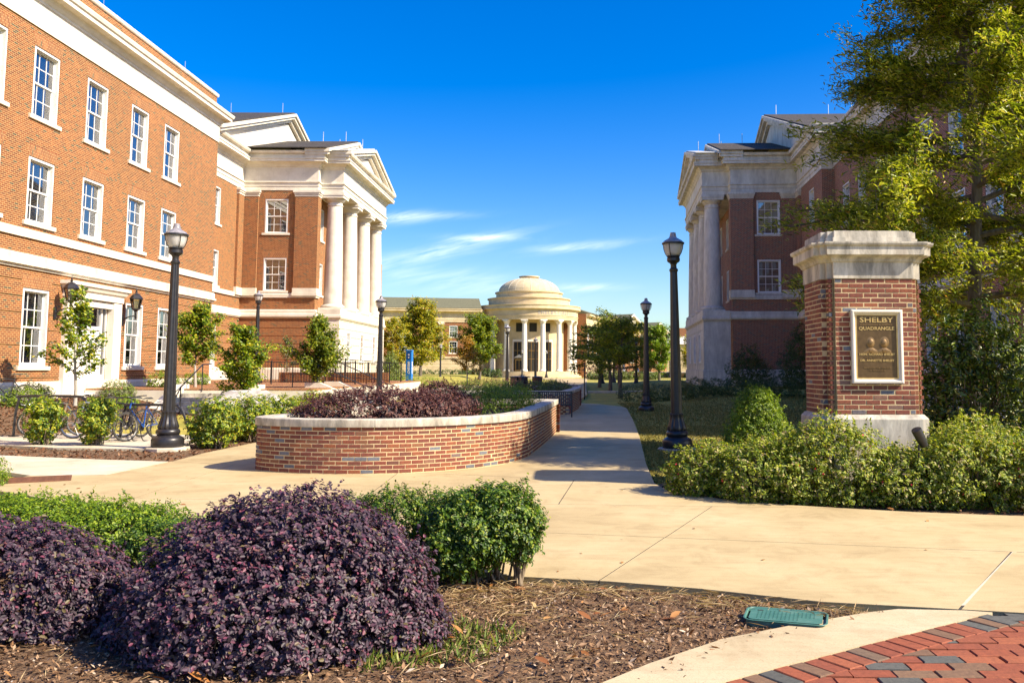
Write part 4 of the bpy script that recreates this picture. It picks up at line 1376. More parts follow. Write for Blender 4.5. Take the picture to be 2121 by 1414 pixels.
def main_block(h, sgn, a, b0, b1, brick, stone, soldier, w1, w23, dz=0.0, door=None, depth=14.0, ret=True):
    """long three-storey wing; b runs from b0 (near) to b1 (far)"""
    q0, q1 = (sgn * a, b0), (sgn * a, b1)
    Lw = b1 - b0
    if sgn < 0: q0, q1 = q1, q0

    def st(b, w): return (b - b0) if sgn > 0 else (b1 - b - w)
    kw = dict(stone=stone, soldier=soldier)
    gr = [1.30 + .5417 * k for k in range(7)]
    rv = random.Random(17 if sgn > 0 else 29)
    bk_ = lambda: dict(back=rv.choice(['blind', 'blind', 'blind_mid', 'blind_high', 'drape']))
    wins = [(st(b, 1.52), 1.52, 1.72, 2.60, bk_()) for b in w1]
    ext = []
    if door: ext = [(st(door[0], door[1]), st(door[0], door[1]) + door[1], .75, 4.35)]
    wall(h, 'ground_floor_wall', q0, q1, .1, 5.0, brick, wins, gr, ext, **kw)
    wins = [(st(b, 1.52), 1.52, 6.55, 2.20, bk_()) for b in w23] + [(st(b, 1.52), 1.52, 10.15, 2.40, bk_()) for b in w23]
    wall(h, 'wall', q0, q1, 5.0, 13.3 + dz, brick, wins, **kw)
    pth = [(sgn * a, b0), (sgn * a, b1), (sgn * (a - depth), b1)] if sgn > 0 else [(sgn * (a - depth), b1), (sgn * a, b1), (sgn * a, b0), (sgn * (a - depth), b0)]
    wall(h, 'wall', *((pth[1], pth[2]) if sgn > 0 else (pth[0], pth[1])), .1, 13.3 + dz, brick)
    if sgn < 0: wall(h, 'wall', pth[2], pth[3], .1, 13.3 + dz, brick)
    MB().sweep(pth, [(0, 0), (.07, 0), (.07, 1.10), (.03, 1.19), (0, 1.19)]).build('plinth', M[stone], h, smooth=0)
    MB().sweep(pth, [(0, 4.95), (.06, 4.95), (.09, 5.02), (.16, 5.05), (.16, 5.13), (.10, 5.16), (.10, 5.40), (.05, 5.44), (0, 5.44)]).build('belt_course', M['stone_grey' if sgn > 0 else stone], h, smooth=0)
    MB().sweep(pth, [(0, 5.98), (.07, 5.98), (.07, 6.22), (.03, 6.27), (0, 6.27)]).build('sill_course', M[stone], h, smooth=0)
    MB().sweep(pth, [(0, 13.18 + dz), (.05, 13.18 + dz), (.05, 14.02 + dz), (.09, 14.04 + dz), (.09, 14.12 + dz), (.16, 14.2 + dz), (.22, 14.3 + dz), (.26, 14.34 + dz), (.50, 14.36 + dz), (.50, 14.5 + dz), (.56, 14.54 + dz), (.60, 14.66 + dz), (.60, 14.70 + dz), (-.4, 14.78 + dz)]).build('cornice', M[stone], h, smooth=0)
    MB().sweep(pth, [(-.10, 14.7 + dz), (-.10, 15.52 + dz), (-.35, 15.52 + dz)]).build('parapet', M[brick], h, smooth=0)
    MB().sweep(pth, [(-.45, 15.52 + dz), (-.05, 15.522 + dz), (-.02, 15.56 + dz), (-.02, 15.68 + dz), (-.45, 15.71 + dz)]).build('coping', M[stone], h, smooth=0)
    x = sorted((sgn * (a - .4), sgn * (a - depth)))
    MB().box(x[0], x[1], b0 + .1, b1 - .3, 14.2 + dz, 14.6 + dz).build('roof', M['metal_roof'], h, smooth=0)
    rod = MB().tube([(0, 0, 0), (0, 0, .45)], .02, 6).mesh('lightning_rod', M['steel'])
    for k in range(5):
        put('lightning_rod', rod, h, (sgn * (a - .2), b0 + (b1 - b0) * (.1 + .2 * k), 15.7 + dz))


YB = -61.5
main_block(left, 1, 4.76, 8 + YB, 45.0 + YB, 'brick_l', 'stone', 'soldier', [23.1 + YB, 26.4 + YB, 29.5 + YB, 36.35 + YB, 39.2 + YB], [20.0 + YB, 23.2 + YB, 26.45 + YB, 29.4 + YB, 32.72 + YB, 36.1 + YB, 39.1 + YB], door=(32.45 + YB, 2.7))
# doorway with stone surround
dr = empty('doorway', (4.76, 33.8 + YB, 0), R(90), left)
mb = MB()
mb.cbox(-1.95, -1.35, -.16, .10, .75, 4.22, .02); mb.cbox(1.35, 1.95, -.16, .10, .75, 4.22, .02)
mb.box(-1.349, 1.349, -.10, .10, 3.95, 4.22)
mb.sweep([(-1.97, .1), (-1.97, -.17), (1.97, -.17), (1.97, .1)], [(0, 4.222), (.03, 4.222), (.03, 4.45), (.10, 4.50), (.16, 4.62), (.22, 4.66), (.22, 4.78), (-.12, 4.80)])
mb.build('door_surround', M['stone_clean'], dr, smooth=0)
mb = MB()
for sx_ in (-1, 1):
    x0, x1 = sorted((sx_ * .03, sx_ * .92))
    mb.box(x0, x1, .17, .21, .78, 3.10)
    for za, zb in ((.95, 1.65), (1.8, 2.95)):
        mb.box(x0 + .16, x1 - .16, .145, .169, za, zb); mb.box(x0 + .24, x1 - .24, .13, .144, za + .08, zb - .08)
    xa, xb = sorted((sx_ * .93, sx_ * 1.02)); mb.box(xa, xb, .12, .24, .76, 3.94)
    xa, xb = sorted((sx_ * 1.27, sx_ * 1.345)); mb.box(xa, xb, .12, .24, .76, 3.94)
    xa, xb = sorted((sx_ * 1.021, sx_ * 1.269)); mb.box(xa, xb, .15, .22, .78, 1.4)
mb.box(-.929, .929, .12, .24, 3.101, 3.24)
mb.box(-.03, .03, .15, .20, .78, 3.1)
mb.build('door_leaf', M['white'], dr, smooth=0)
MB().quad((-.92, .18, 3.24), (.92, .18, 3.24), (.92, .18, 3.94), (-.92, .18, 3.94)).quad((-1.27, .18, 1.4), (-1.02, .18, 1.4), (-1.02, .18, 3.94), (-1.27, .18, 3.94)).quad((1.02, .18, 1.4), (1.27, .18, 1.4), (1.27, .18, 3.94), (1.02, .18, 3.94)).build('transom_pane', M['glass'], dr, smooth=0)
MB().quad((-1.34, .5, .75), (1.34, .5, .75), (1.34, .5, 3.95), (-1.34, .5, 3.95)).build('interior', M['dark'], dr, smooth=0)
MB().cbox(-2.0, 2.0, -.5, .6, .45, .745, .02).build('step', M['stone_clean'], dr, smooth=0)

# ================================================================== THE RIGHT HALL
right = tag(empty('brick_hall', (15.7, 61.5, 0), -R(2.7)), 'shaded dark red brick hall with portico behind the willow oak', 'building')
wfr = [(4.6 - 1.25 - 1.62, 1.62, 6.97, 2.30), (4.6 - 1.25 - 1.62, 1.62, 11.0, 2.40)]
wfr = [(1.22, 1.62, 6.97, 2.30), (1.22, 1.62, 11.05, 2.40)]
hall_block(right, -1, 4.6, 6.5, 'brick_r', 'stone_grey', 0, wfr, 'brick_r', 7.3, [(2.2, 1.5, 6.95, 2.3), (2.2, 1.5, 10.95, 2.4)])
p_ = [(0, -7.3), (1.4, -7.3)]
wall(right, 'wall', p_[0], p_[1], .1, 14.05, 'brick_r')
MB().sweep([(1.4, -7.3), (0, -7.3), (0, -6.9)][::-1] if False else [(-.001, -6.9), (-.001, -7.299), (1.4, -7.299)], ENT).build('entablature', M['stone_grey'], right, smooth=20)
main_block(right, -1, -.75, 19.4 + YB, 54.1 + YB, 'brick_r', 'stone_grey', 'brick_r', [20.6 + 3.35 * k + YB for k in range(10)], [20.6 + 3.35 * k + YB for k in range(10)], dz=.95)


# ================================================================== THE DOMED HALL
CX, CY = -8.1, 168.0
dome = tag(empty('domed_hall', (CX, CY, 0)), 'distant domed limestone rotunda with brick wings at the end of the lawn', 'building')
ZB = 1.15
AX = R(-90 + 32)                                 # the rotunda looks to the right of the camera
MB().lathe([(9.9, 0), (9.9, .35), (9.5, .35), (9.5, .7), (9.15, .7), (9.15, ZB), (0, ZB)], 64).build('steps', M['stone_tan'], dome, smooth=20)
MB().lathe([(6.5, ZB), (6.5, 10.6)], 64).build('drum_wall', M['stone_tan'], dome)
MB().lathe([(7.4, 10.42), (9.15, 10.42), (9.15, 10.8), (9.22, 10.82), (9.22, 11.1), (9.32, 11.14), (9.32, 11.2), (9.2, 11.22), (9.2, 12.15), (9.3, 12.2), (9.4, 12.32), (9.7, 12.36), (9.7, 12.58), (9.62, 12.6), (9.62, 12.95), (9.72, 13.0), (9.74, 13.12), (7.8, 13.3)], 72).build('entablature', M['stone_tan'], dome, smooth=25)
MB().lathe([(7.6, 13.28), (7.6, 14.35), (7.83, 14.42), (7.86, 14.6), (6.3, 14.75)], 72).build('attic_ring', M['stone_tan'], dome, smooth=25)
MB().lathe([(6.2, 14.74), (6.2, 15.55), (6.42, 15.62), (6.42, 15.85), (5.6, 15.95)], 72).build('upper_ring', M['stone_tan'], dome, smooth=25)
RS, zc = 7.0, 11.75                              # shallow dome
prof = []
for k in range(11):
    z = 15.93 + (18.55 - 15.93) * (k / 10) ** .8
    t = (z - 15.93) / (18.55 - 15.93)
    prof.append((5.7 * math.sqrt(max(0, 1 - t * t * .905)), z))
MB().lathe(prof, 64).build('dome_shell', M['stone_tan'], dome)
ribs = MB()
for k in range(24):
    a = 2 * math.pi * (k + .4) / 24
    ribs.tube([(CXY[0] * math.cos(a), CXY[0] * math.sin(a), CXY[1] + .012) for CXY in prof], .022 if k % 3 else .05, 4, False)
for r, z in prof[1:-1:1]:
    ribs.lathe([(r + .012, z - .02), (r + .022, z), (r + .012, z + .02)], 48)
ribs.build('dome_seam', M['stone_grey'], dome)
MB().lathe([(1.7, 18.4), (1.7, 18.75), (1.95, 18.8), (1.95, 18.95), (.2, 19.0)], 36).build('lantern_ring', M['stone_tan'], dome, smooth=25)
cm = MB()
prof = [(.62, ZB), (.66, ZB + .15), (.58, ZB + .28), (.52, ZB + .4)] + [(.50 - .09 * (k / 8) ** 1.7, ZB + .4 + 8.1 * k / 8) for k in range(9)] + [(.46, 9.72), (.55, 9.95), (.64, 10.1), (.66, 10.2)]
cm.lathe(prof, 20)
cm.box(-.62, .62, -.62, .62, 10.2, 10.415)
cme = cm.mesh('column', M['stone_clean'])
for k in range(-3, 9):
    a = AX + R(-34.5 + 22.4 * (k - 1) + 11.2 * 0)
    put('column', cme, dome, (8.55 * math.cos(a), 8.55 * math.sin(a), 0), (0, 0, a))


def drum_piece(name, mat, a, r, w, z0, z1, th, back=None):
    """a flat piece standing on the drum wall at angle a"""
    mb = MB().box(-w / 2, w / 2, -th, .25, z0, z1)
    return mb.build(name, M[mat], dome, (r * math.cos(a), r * math.sin(a), 0), (0, 0, a + R(90)), smooth=0)


for a_deg, w in ((-12, 2.1), (9.5, 1.9), (33, 1.9)):
    a = R(-90 + a_deg)
    drum_piece('window_surround', 'stone_clean', a, 6.42, w + .5, ZB, 6.9, .12)
    drum_piece('window', 'dark', a, 6.42, w, ZB + .02, 6.5, .15)
    fr = MB()
    for q in (-.5, -.17, .17, .5):
        fr.box(q * w - .04, q * w + .04, -.19, -.151, ZB + .02, 6.5)
    for zq in (3.4, 4.9, 6.45): fr.box(-w / 2, w / 2, -.192, -.151, zq - .04, zq + .04)
    fr.build('mullion', M['gold'], dome, (6.42 * math.cos(a), 6.42 * math.sin(a), 0), (0, 0, a + R(90)), smooth=0)
    drum_piece('window', 'dark', a, 6.42, 1.35, 8.3, 9.9, .13)
a = R(-90 - 12)
dd = MB().box(-.75, .75, -.3, -.2, ZB, 3.35)
dd.build('door', M['gold'], dome, (6.42 * math.cos(a), 6.42 * math.sin(a), 0), (0, 0, a + R(90)), smooth=0)
MB().box(-.55, -.06, -.33, -.301, ZB + .3, 3.1).box(.06, .55, -.33, -.301, ZB + .3, 3.1).build('door_pane', M['dark'], dome, (6.42 * math.cos(a), 6.42 * math.sin(a), 0), (0, 0, a + R(90)), smooth=0)
MB().plate([(-1.05, 3.6), (1.05, 3.6), (0, 4.2)], 'y', -.4, -.2).build('door_pediment', M['stone_clean'], dome, (6.42 * math.cos(a), 6.42 * math.sin(a), 0), (0, 0, a + R(90)), smooth=0)
# name carved on the frieze, wrapped round the drum


def text_mesh(name, body, size, depth, mat, align='CENTER', space=1.0, bold=0.0):
    cu = bpy.data.curves.new(name, 'FONT')
    cu.body = body
    cu.size = size
    cu.extrude = depth
    cu.offset = bold
    cu.align_x = align
    cu.space_character = space
    cu.resolution_u = 2
    tmp = bpy.data.objects.new(name, cu)
    COL.objects.link(tmp)
    dg = bpy.context.evaluated_depsgraph_get()
    me = bpy.data.meshes.new_from_object(tmp.evaluated_get(dg))
    bpy.data.objects.remove(tmp)
    me.name = name
    me.materials.clear()
    me.materials.append(mat)
    return me


tm = text_mesh('frieze_lettering', 'SHELBY HALL', 1.02, .03, M['rock'], space=1.12, bold=.012)
for v in tm.vertices:
    a = AX + R(1.5) + v.co.x / 9.2
    rr = 9.2 + v.co.z + .01
    v.co = (rr * math.cos(a), rr * math.sin(a), 11.38 + v.co.y * .82)
put('frieze_lettering', tm, dome)


def wing(p0, p1, z_top, roof_h, roof_d, brick, seed, rows, pitch, arched=()):
    """two storeys of brick over a stone base between stone pilasters"""
    q0 = (p0[0] - CX, p0[1] - CY); q1 = (p1[0] - CX, p1[1] - CY)
    d = Vector((q1[0] - q0[0], q1[1] - q0[1])); Lw = d.length; d.normalize()
    n = Vector((d.y, -d.x))
    ang = math.atan2(d.y, d.x)
    wins = []
    k = 0
    s = pitch * .5
    while s < Lw - 1.5:
        for z, hh in rows:
            if not (arched and any(abs(s - aa) < 2.2 for aa in arched) and z > 6): wins.append((s - .75, 1.5, z, hh))
        s += pitch
    ops = [(aa - 1.55, aa + 1.55, 7.15, 7.16) for aa in arched]
    wall(dome, 'wing_wall', q0, q1, 3.4, 9.9, brick, wins, stone='stone_tan', soldier='soldier', arch=False, back='drape')
    wall(dome, 'wing_base', q0, q1, 0, 3.4, 'stone_tan', [], [.6 * k for k in range(1, 6)])
    path = [q0, q1]
    MB().sweep(path, [(0, 3.4), (.12, 3.4), (.12, 3.7), (0, 3.75)]).build('belt_course', M['stone_tan'], dome, smooth=0)
    MB().sweep(path, [(.02, 9.9), (.10, 9.9), (.10, 10.3), (.16, 10.34), (.08, 10.4), (.08, 11.5), (.2, 11.6), (.35, 11.75), (.75, 11.8), (.75, 12.1), (.85, 12.2), (.85, z_top), (0, z_top + .05)]).build('entablature', M['stone_tan'], dome, smooth=0)
    s = pitch
    pm_ = MB().box(-.45, .45, -.14, -.002, 3.76, 9.89).mesh('pilaster', M['stone_tan'], smooth=0)
    pc_ = MB().box(-.55, .55, -.2, 0, 9.45, 9.895).mesh('pilaster_cap', M['stone_clean'], smooth=0)
    while s < Lw:
        o = put('pilaster', pm_, dome, (q0[0] + d.x * s, q0[1] + d.y * s, 0), (0, 0, ang))
        put('pilaster_cap', pc_, o)
        s += pitch * 2
    # roof slope, ridge, gable end
    ro = [(q0[0] + n.x * .8, q0[1] + n.y * .8, z_top + .06), (q1[0] + n.x * .8, q1[1] + n.y * .8, z_top + .06),
          (q1[0] - n.x * roof_d, q1[1] - n.y * roof_d, z_top + roof_h), (q0[0] - n.x * roof_d, q0[1] - n.y * roof_d, z_top + roof_h)]
    bk = [(q0[0] - n.x * roof_d * 2.2, q0[1] - n.y * roof_d * 2.2, z_top), (q1[0] - n.x * roof_d * 2.2, q1[1] - n.y * roof_d * 2.2, z_top)]
    MB().quad(*ro).quad(ro[3], ro[2], bk[1], bk[0]).quad(ro[1], bk[1], ro[2]).quad(ro[0], ro[3], bk[0]).build('wing_roof', M['shingle_far'], dome, smooth=0)
    e0 = (q0[0] - n.x * roof_d * 2.2, q0[1] - n.y * roof_d * 2.2); e1 = (q1[0] - n.x * roof_d * 2.2, q1[1] - n.y * roof_d * 2.2)
    for a_, b_ in ((e1, e0), (q1, e1), (e0, q0)):
        wall(dome, 'wing_wall', a_, b_, 0, z_top - .02, brick)
    for aa in arched:
        am = MB()
        pts_o = [(1.55 * math.cos(t), 1.55 * math.sin(t)) for t in [math.pi * q / 14 for q in range(15)]]
        pts_i = [(1.28 * math.cos(t), 1.28 * math.sin(t)) for t in [math.pi * q / 14 for q in range(15)]]
        for q in range(14):
            am.plate([pts_i[q], pts_o[q], pts_o[q + 1], pts_i[q + 1]], 'y', -.12, .02)
        am.box(-1.7, 1.7, -.2, .02, -.28, -.002)
        for xx in (-.62, -.25, .25, .62): am.box(xx - .035, xx + .035, -.09, -.03, 0, 1.15)
        for zz_ in (.42, .85): am.box(-1.2, 1.2, -.085, -.03, zz_ - .03, zz_ + .03)
        loc = (q0[0] + d.x * aa, q0[1] + d.y * aa, 7.35)
        o = am.build('arched_window', M['white'], dome, loc, (0, 0, ang), smooth=0)
        MB().add([(x, -.02, z) for x, z in pts_i], [tuple(range(14, -1, -1))]).build('pane', M['glass'], o, smooth=0)
        MB().add([(x, -.012, z) for x, z in pts_i], [tuple(range(14, -1, -1))]).build('interior', M['drape'], o, smooth=0)


wing((-62, 153.2), (-16.4, 161.2), 12.35, 2.35, 6.0, 'brick_l', 1, ((4.3, 2.2), (7.2, 2.1)), 4.35, arched=(32.6,))
wing((2.7, 171.5), (13.5, 219.0), 12.2, 2.35, 6.0, 'brick_l', 2, ((4.3, 2.2), (7.2, 2.1)), 4.2)
# link between the rotunda and each wing
for (p0, p1) in (((-16.4, 161.3), (-15.0, 166)), ((-1.5, 174), (2.7, 171.5))):
    wall(dome, 'link_wall', (p0[0] - CX, p0[1] - CY), (p1[0] - CX, p1[1] - CY), 0, 12.3, 'stone_tan')


def pavilion(loc, rz, w, dep, label, zt=11.3):
    h = tag(empty('gabled_pavilion', loc, rz), label, 'building')
    q = [(-w / 2, dep), (-w / 2, 0), (w / 2, 0), (w / 2, dep)]
    for k, (a_, b_) in enumerate(zip(q, q[1:] + q[:1])):
        wins = [(w * .5 - .75, 1.5, 6.6, 2.2), (w * .5 - .75, 1.5, 3.0, 2.3)] if k == 1 else []
        wall(h, 'wall', a_, b_, 0, 9.2, 'brick_r' if k != 1 else 'brick_l', wins, stone='stone_tan', soldier='soldier', arch=False, back='drape')
    MB().sweep(q, [(0, 9.2), (.1, 9.2), (.1, 9.6), (.06, 9.7), (.06, 10.6), (.4, 10.9), (.6, 10.95), (.6, zt), (0, zt)], closed=True).build('entablature', M['stone_tan'], h, smooth=0)
    hw = w / 2 + .6
    MB().plate([(-hw, zt + .02), (hw, zt + .02), (0, zt + 2.4)], 'y', -.1, .1).build('tympanum', M['stone_clean'], h, smooth=0)
    MB().plate([(-hw, zt + .021), (-hw - .1, zt + .35), (0, zt + 2.75), (0, zt + 2.4)], 'y', -.6, .2).plate([(hw, zt + .021), (0, zt + 2.4), (0, zt + 2.75), (hw + .1, zt + .35)], 'y', -.6, .2).build('raking_cornice', M['stone_clean'], h, smooth=0)
    mb = MB()
    for s_ in (-1, 1):
        mb.quad((s_ * (hw + .05), -.55, zt + .38), (s_ * (hw + .05), dep, zt + .38), (0, dep, zt + 2.8), (0, -.55, zt + 2.8))
    mb.build('roof', M['shingle_far'], h, smooth=0)


pavilion((13.6, 203.0, 0), R(52), 6.6, 9, 'gabled end of the far brick wing, nearer of the two beyond the tree cluster')
pavilion((22.3, 229.0, 0), R(52), 7.2, 11, 'gabled end of the far brick wing, farther one beside the grey roofed block', 10.8)
far_b = tag(empty('flat_roofed_block', (29, 252, 0)), 'far block with grey metal roof and brick penthouse seen past the lamp post', 'building')
for a_, b_ in (((-4, 0), (12, 0)), ((12, 0), (12, 10)), ((12, 10), (-4, 10)), ((-4, 10), (-4, 0))):
    wall(far_b, 'wall', a_, b_, 0, 8.6, 'stone_tan')
MB().plate([(-.5, 8.6), (5, 11.0), (10.5, 8.6)], 'x', -4.3, 12.3).build('roof', M['metal_roof'], far_b, smooth=0)
MB().box(0, 12, 5, 9.5, 8.62, 13.4).build('penthouse', M['brick_l'], far_b, smooth=0)

# ================================================================== THE BRICK PLANTERS
brick_w, brick_h, brick_d = .2032 - .013, .0677 - .013, .09


def brick_mesh(l, h, d, b=.004):
    """brick with eased face arrises; face towards -y"""
    mb = MB()
    x, z = l / 2, h / 2
    mb.add([(-x + b, 0, -z + b), (x - b, 0, -z + b), (x - b, 0, z - b), (-x + b, 0, z - b),
            (-x, b, -z), (x, b, -z), (x, b, z), (-x, b, z), (-x, d, -z), (x, d, -z), (x, d, z), (-x, d, z)],
           [(0, 1, 2, 3)] + [(i, i + 4, (i + 1) % 4 + 4, (i + 1) % 4) for i in range(4)] + [(i + 4, i + 8, (i + 1) % 4 + 8, (i + 1) % 4 + 4) for i in range(4)])
    return mb.mesh('brick', M['brick_obj'], smooth=0, uv=False)


BM, BH = brick_mesh(brick_w, brick_h, brick_d), brick_mesh(brick_w / 2 - .006, brick_h, brick_d)


def dense(line, step=.05):
    out = []
    for i in range(len(line) - 1):
        a, b = Vector(line[i]), Vector(line[i + 1])
        n = max(1, int((b - a).length / step))
        out += [a + (b - a) * k / n for k in range(n)]
    return out + [Vector(line[-1])]


def catmull(pts, m=8):
    P = [Vector(pts[0])] + [Vector(p) for p in pts] + [Vector(pts[-1])]
    out = []
    for i in range(1, len(P) - 2):
        for k in range(m):
            t = k / m
            a, b, c, d = P[i - 1], P[i], P[i + 1], P[i + 2]
            out.append(.5 * ((2 * b) + (c - a) * t + (2 * a - 5 * b + 4 * c - d) * t * t + (3 * b - a - 3 * c + d) * t ** 3))
    return out + [Vector(pts[-1])]


def course_items(line, course, start=0.0):
    """brick centres along a polyline"""
    pts = [Vector(p) for p in line]
    cum = [0.0]
    for i in range(1, len(pts)): cum.append(cum[-1] + (pts[i] - pts[i - 1]).length)
    s = start + (BR_W / 2 if course % 2 else 0) + BR_W / 2
    res = []
    i = 0
    while s + BR_W / 2 < cum[-1] + .02:
        while i < len(cum) - 2 and cum[i + 1] < s: i += 1
        t = (s - cum[i]) / max(1e-6, cum[i + 1] - cum[i])
        p = pts[i].lerp(pts[i + 1], t)
        a = pts[max(0, i - 1)]; b = pts[min(len(pts) - 1, i + 2)]
        d = (b - a).normalized()
        res.append((p, d, s))
        s += BR_W
    return res


def join_bricks(parent, items, mat='brick_island'):
    """bricks past the singly-built ones: one mesh"""
    mb = MB()
    x, z, d, b = brick_w / 2, brick_h / 2, .04, .004
    for (p, dr_, zc) in items:
        n = Vector((dr_.y, -dr_.x))

        def w(u, v, o): return (p.x + dr_.x * u - n.x * o, p.y + dr_.y * u - n.y * o, zc + v)
        mb.add([w(-x + b, -z + b, 0), w(x - b, -z + b, 0), w(x - b, z - b, 0), w(-x + b, z - b, 0), w(-x, -z, d), w(x, -z, d), w(x, z, d), w(-x, z, d)],
               [(0, 1, 2, 3)] + [(i, i + 4, (i + 1) % 4 + 4, (i + 1) % 4) for i in range(4)])
    return tag(mb.build('far_bricks', M[mat], parent, smooth=0, uv=False), kind='stuff')


def planter(name, label, outline, ncourse, zcap, cap_t, front_len, rnd, capsplit):
    """outline counter-clockwise seen from above starting at the left tip; outside on the right of travel"""
    root = tag(empty(name, (0, 0, 0)), label, 'planter', 'curved brick planters with stone copings')
    line = outline
    MB().sweep([tuple(p) for p in line], [(-.0035, -.05), (-.0035, zcap - cap_t), (-.28, zcap - cap_t)], closed=True).build('mortar_core', M['mortar'], root, smooth=30, uv=False)
    far, n = [], 0
    z0 = zcap - cap_t - ncourse * BR_H + .005
    cand = []
    op = [Vector(p) for p in line] + [Vector(line[0])]
    for c in range(ncourse):
        for p, d, s in course_items(op, c): cand.append((s > front_len, c, p, d, z0 + (c + .5) * BR_H))
    cand.sort(key=lambda q: q[2].length)
    vis_ = 0
    for isfar, c, p, d, z in cand:
        nn = Vector((d.y, -d.x))
        facing = (nn.x * -p.x + nn.y * -p.y) > 0
        if facing and vis_ < 298:
            k = .003 * rnd.uniform(-1, 1)
            put('brick', BM, root, (p.x + nn.x * k, p.y + nn.y * k, z), (0, rnd.uniform(-.006, .006), math.atan2(d.y, d.x) + rnd.uniform(-.01, .01)))
            vis_ += 1
        else:
            far.append((p, d, z))
    join_bricks(root, far)
    # coping in separate stones
    pts = op
    cum = [0.0]
    for i in range(1, len(pts)): cum.append(cum[-1] + (pts[i] - pts[i - 1]).length)
    cuts = [0.0] + capsplit + [cum[-1]]

    def at(s):
        i = 0
        while i < len(cum) - 2 and cum[i + 1] < s: i += 1
        return pts[i].lerp(pts[i + 1], (s - cum[i]) / max(1e-6, cum[i + 1] - cum[i]))
    for a, b in zip(cuts[:-1], cuts[1:]):
        a2, b2 = a + .003, b - .003
        m = max(3, int((b2 - a2) / .12))
        seg = [tuple(at(a2 + (b2 - a2) * k / m)) for k in range(m + 1)]
        MB().sweep(seg, [(-.30, zcap - cap_t), (.032, zcap - cap_t), (.036, zcap - cap_t + .008), (.036, zcap - .012), (.026, zcap), (-.30, zcap - .004), (-.30, zcap - cap_t)]).build('coping_stone', M['stone_streak'], root, smooth=30, uv=False)
    soil = [tuple(p) for p in line]
    MB().add([(x, y, zcap - .18) for x, y in soil], [tuple(range(len(soil)))]).build('soil', M['mulch'], root, smooth=0, uv=False)
    return root


rb = random.Random(21)
front = catmull([(-5.32, 15.5), (-5.27, 15.12), (-4.98, 14.86), (-4.57, 14.67), (-4.14, 14.56), (-3.70, 14.51), (-3.20, 14.54), (-2.70, 14.69), (-2.20, 14.98), (-1.75, 15.38), (-1.35, 15.9), (-1.02, 16.6), (-.83, 17.5)], 6)
side_l = [Vector(p) for p in ((-.76, 18.4), (-.62, 20.3), (-.50, 22.3), (-.40, 24.4))]
back_l = [Vector(p) for p in ((-3.3, 24.4), (-3.45, 22.5), (-3.9, 20), (-4.5, 18), (-5.0, 16.6), (-5.25, 15.9))]
out1 = front + dense([tuple(front[-1])] + [tuple(p) for p in side_l], .3)[1:] + back_l
planter('brick_planter', 'near curved brick planter filled with purple loropetalum beside the path', out1, 11, .875, .13, 12.5, rb, [.9, 2.65, 4.45, 6.3, 8.6, 11.0, 13.2, 16.5, 19, 21.5, 24])
out2 = [Vector(p) for p in ((-5.5, 33.4), (-.12, 33.4), (.28, 38), (.42, 42.6), (-5.5, 42.8))]
planter('brick_planter', 'farther straight brick planter behind the slatted black bench', dense([tuple(p) for p in out2], 1.2), 11, .875, .13, 11, rb, [2.7, 5.35, 8.0, 11, 14.6, 17.5, 20.5])

# ================================================================== THE ENTRANCE PIER
pier = tag(empty('gate_pier', (4.23, 13.1, 0)), 'square brick entrance pier with limestone cap and bronze plaque', 'pier')
px0, px1, py0, py1 = 3.61 - 4.23, 4.86 - 4.23, 12.57 - 13.1, 13.66 - 13.1
fx0, fx1 = 3.685 - 4.23, 4.785 - 4.23           # front panel, standing proud
sy0, sy1 = 12.66 - 13.1, 13.57 - 13.1
zA, zB_ = 1.078, 1.078 + 28 * BR_H
MB().box(px0 + .0035, px1 - .0035, py0 + .0035, py1 - .0035, .9, zB_).box(fx0 + .004, fx1 - .004, py0 - .0685, py0 + .003, .9, zB_ - .001).box(px0 - .0685, px0 + .003, sy0 + .004, sy1 - .004, .9, zB_ - .002).box(px1 - .003, px1 + .0685, sy0 + .004, sy1 - .004, .9, zB_ - .002).build('mortar_core', M['mortar'], pier, smooth=0, uv=False)


def flat_bricks(parent, p0, p1, z0, n, rnd, offset0=0.0, skip=None, far=None, limit=None):
    d = Vector((p1[0] - p0[0], p1[1] - p0[1])); Lw = d.length; d.normalize()
    nn = Vector((d.y, -d.x)); ang = math.atan2(d.y, d.x)
    for c in range(n):
        s = -offset0 - (BR_W / 2 if c % 2 else 0)
        z = z0 + (c + .5) * BR_H
        while s < Lw - .02:
            a, b = max(s, 0), min(s + BR_W, Lw)
            s += BR_W
            if b - a < .03 or (skip and skip((a + b) / 2, z, a, b)): continue
            mid_ = (a + b) / 2
            k = .0025 * rnd.uniform(-1, 1)
            x, y_ = p0[0] + d.x * mid_ + nn.x * k, p0[1] + d.y * mid_ + nn.y * k
            if far is not None:
                far.append((Vector((x, y_)), d.copy(), z)); continue
            if b - a > BR_W - .002: me = BM
            else:
                kk = round(b - a, 2)
                me = _bm.setdefault(kk, None) or _bm.__setitem__(kk, brick_mesh(kk - .011, brick_h, .07)) or _bm[kk]
            put('brick', me, parent, (x, y_, z), (0, rnd.uniform(-.005, .005), ang + rnd.uniform(-.008, .008)))


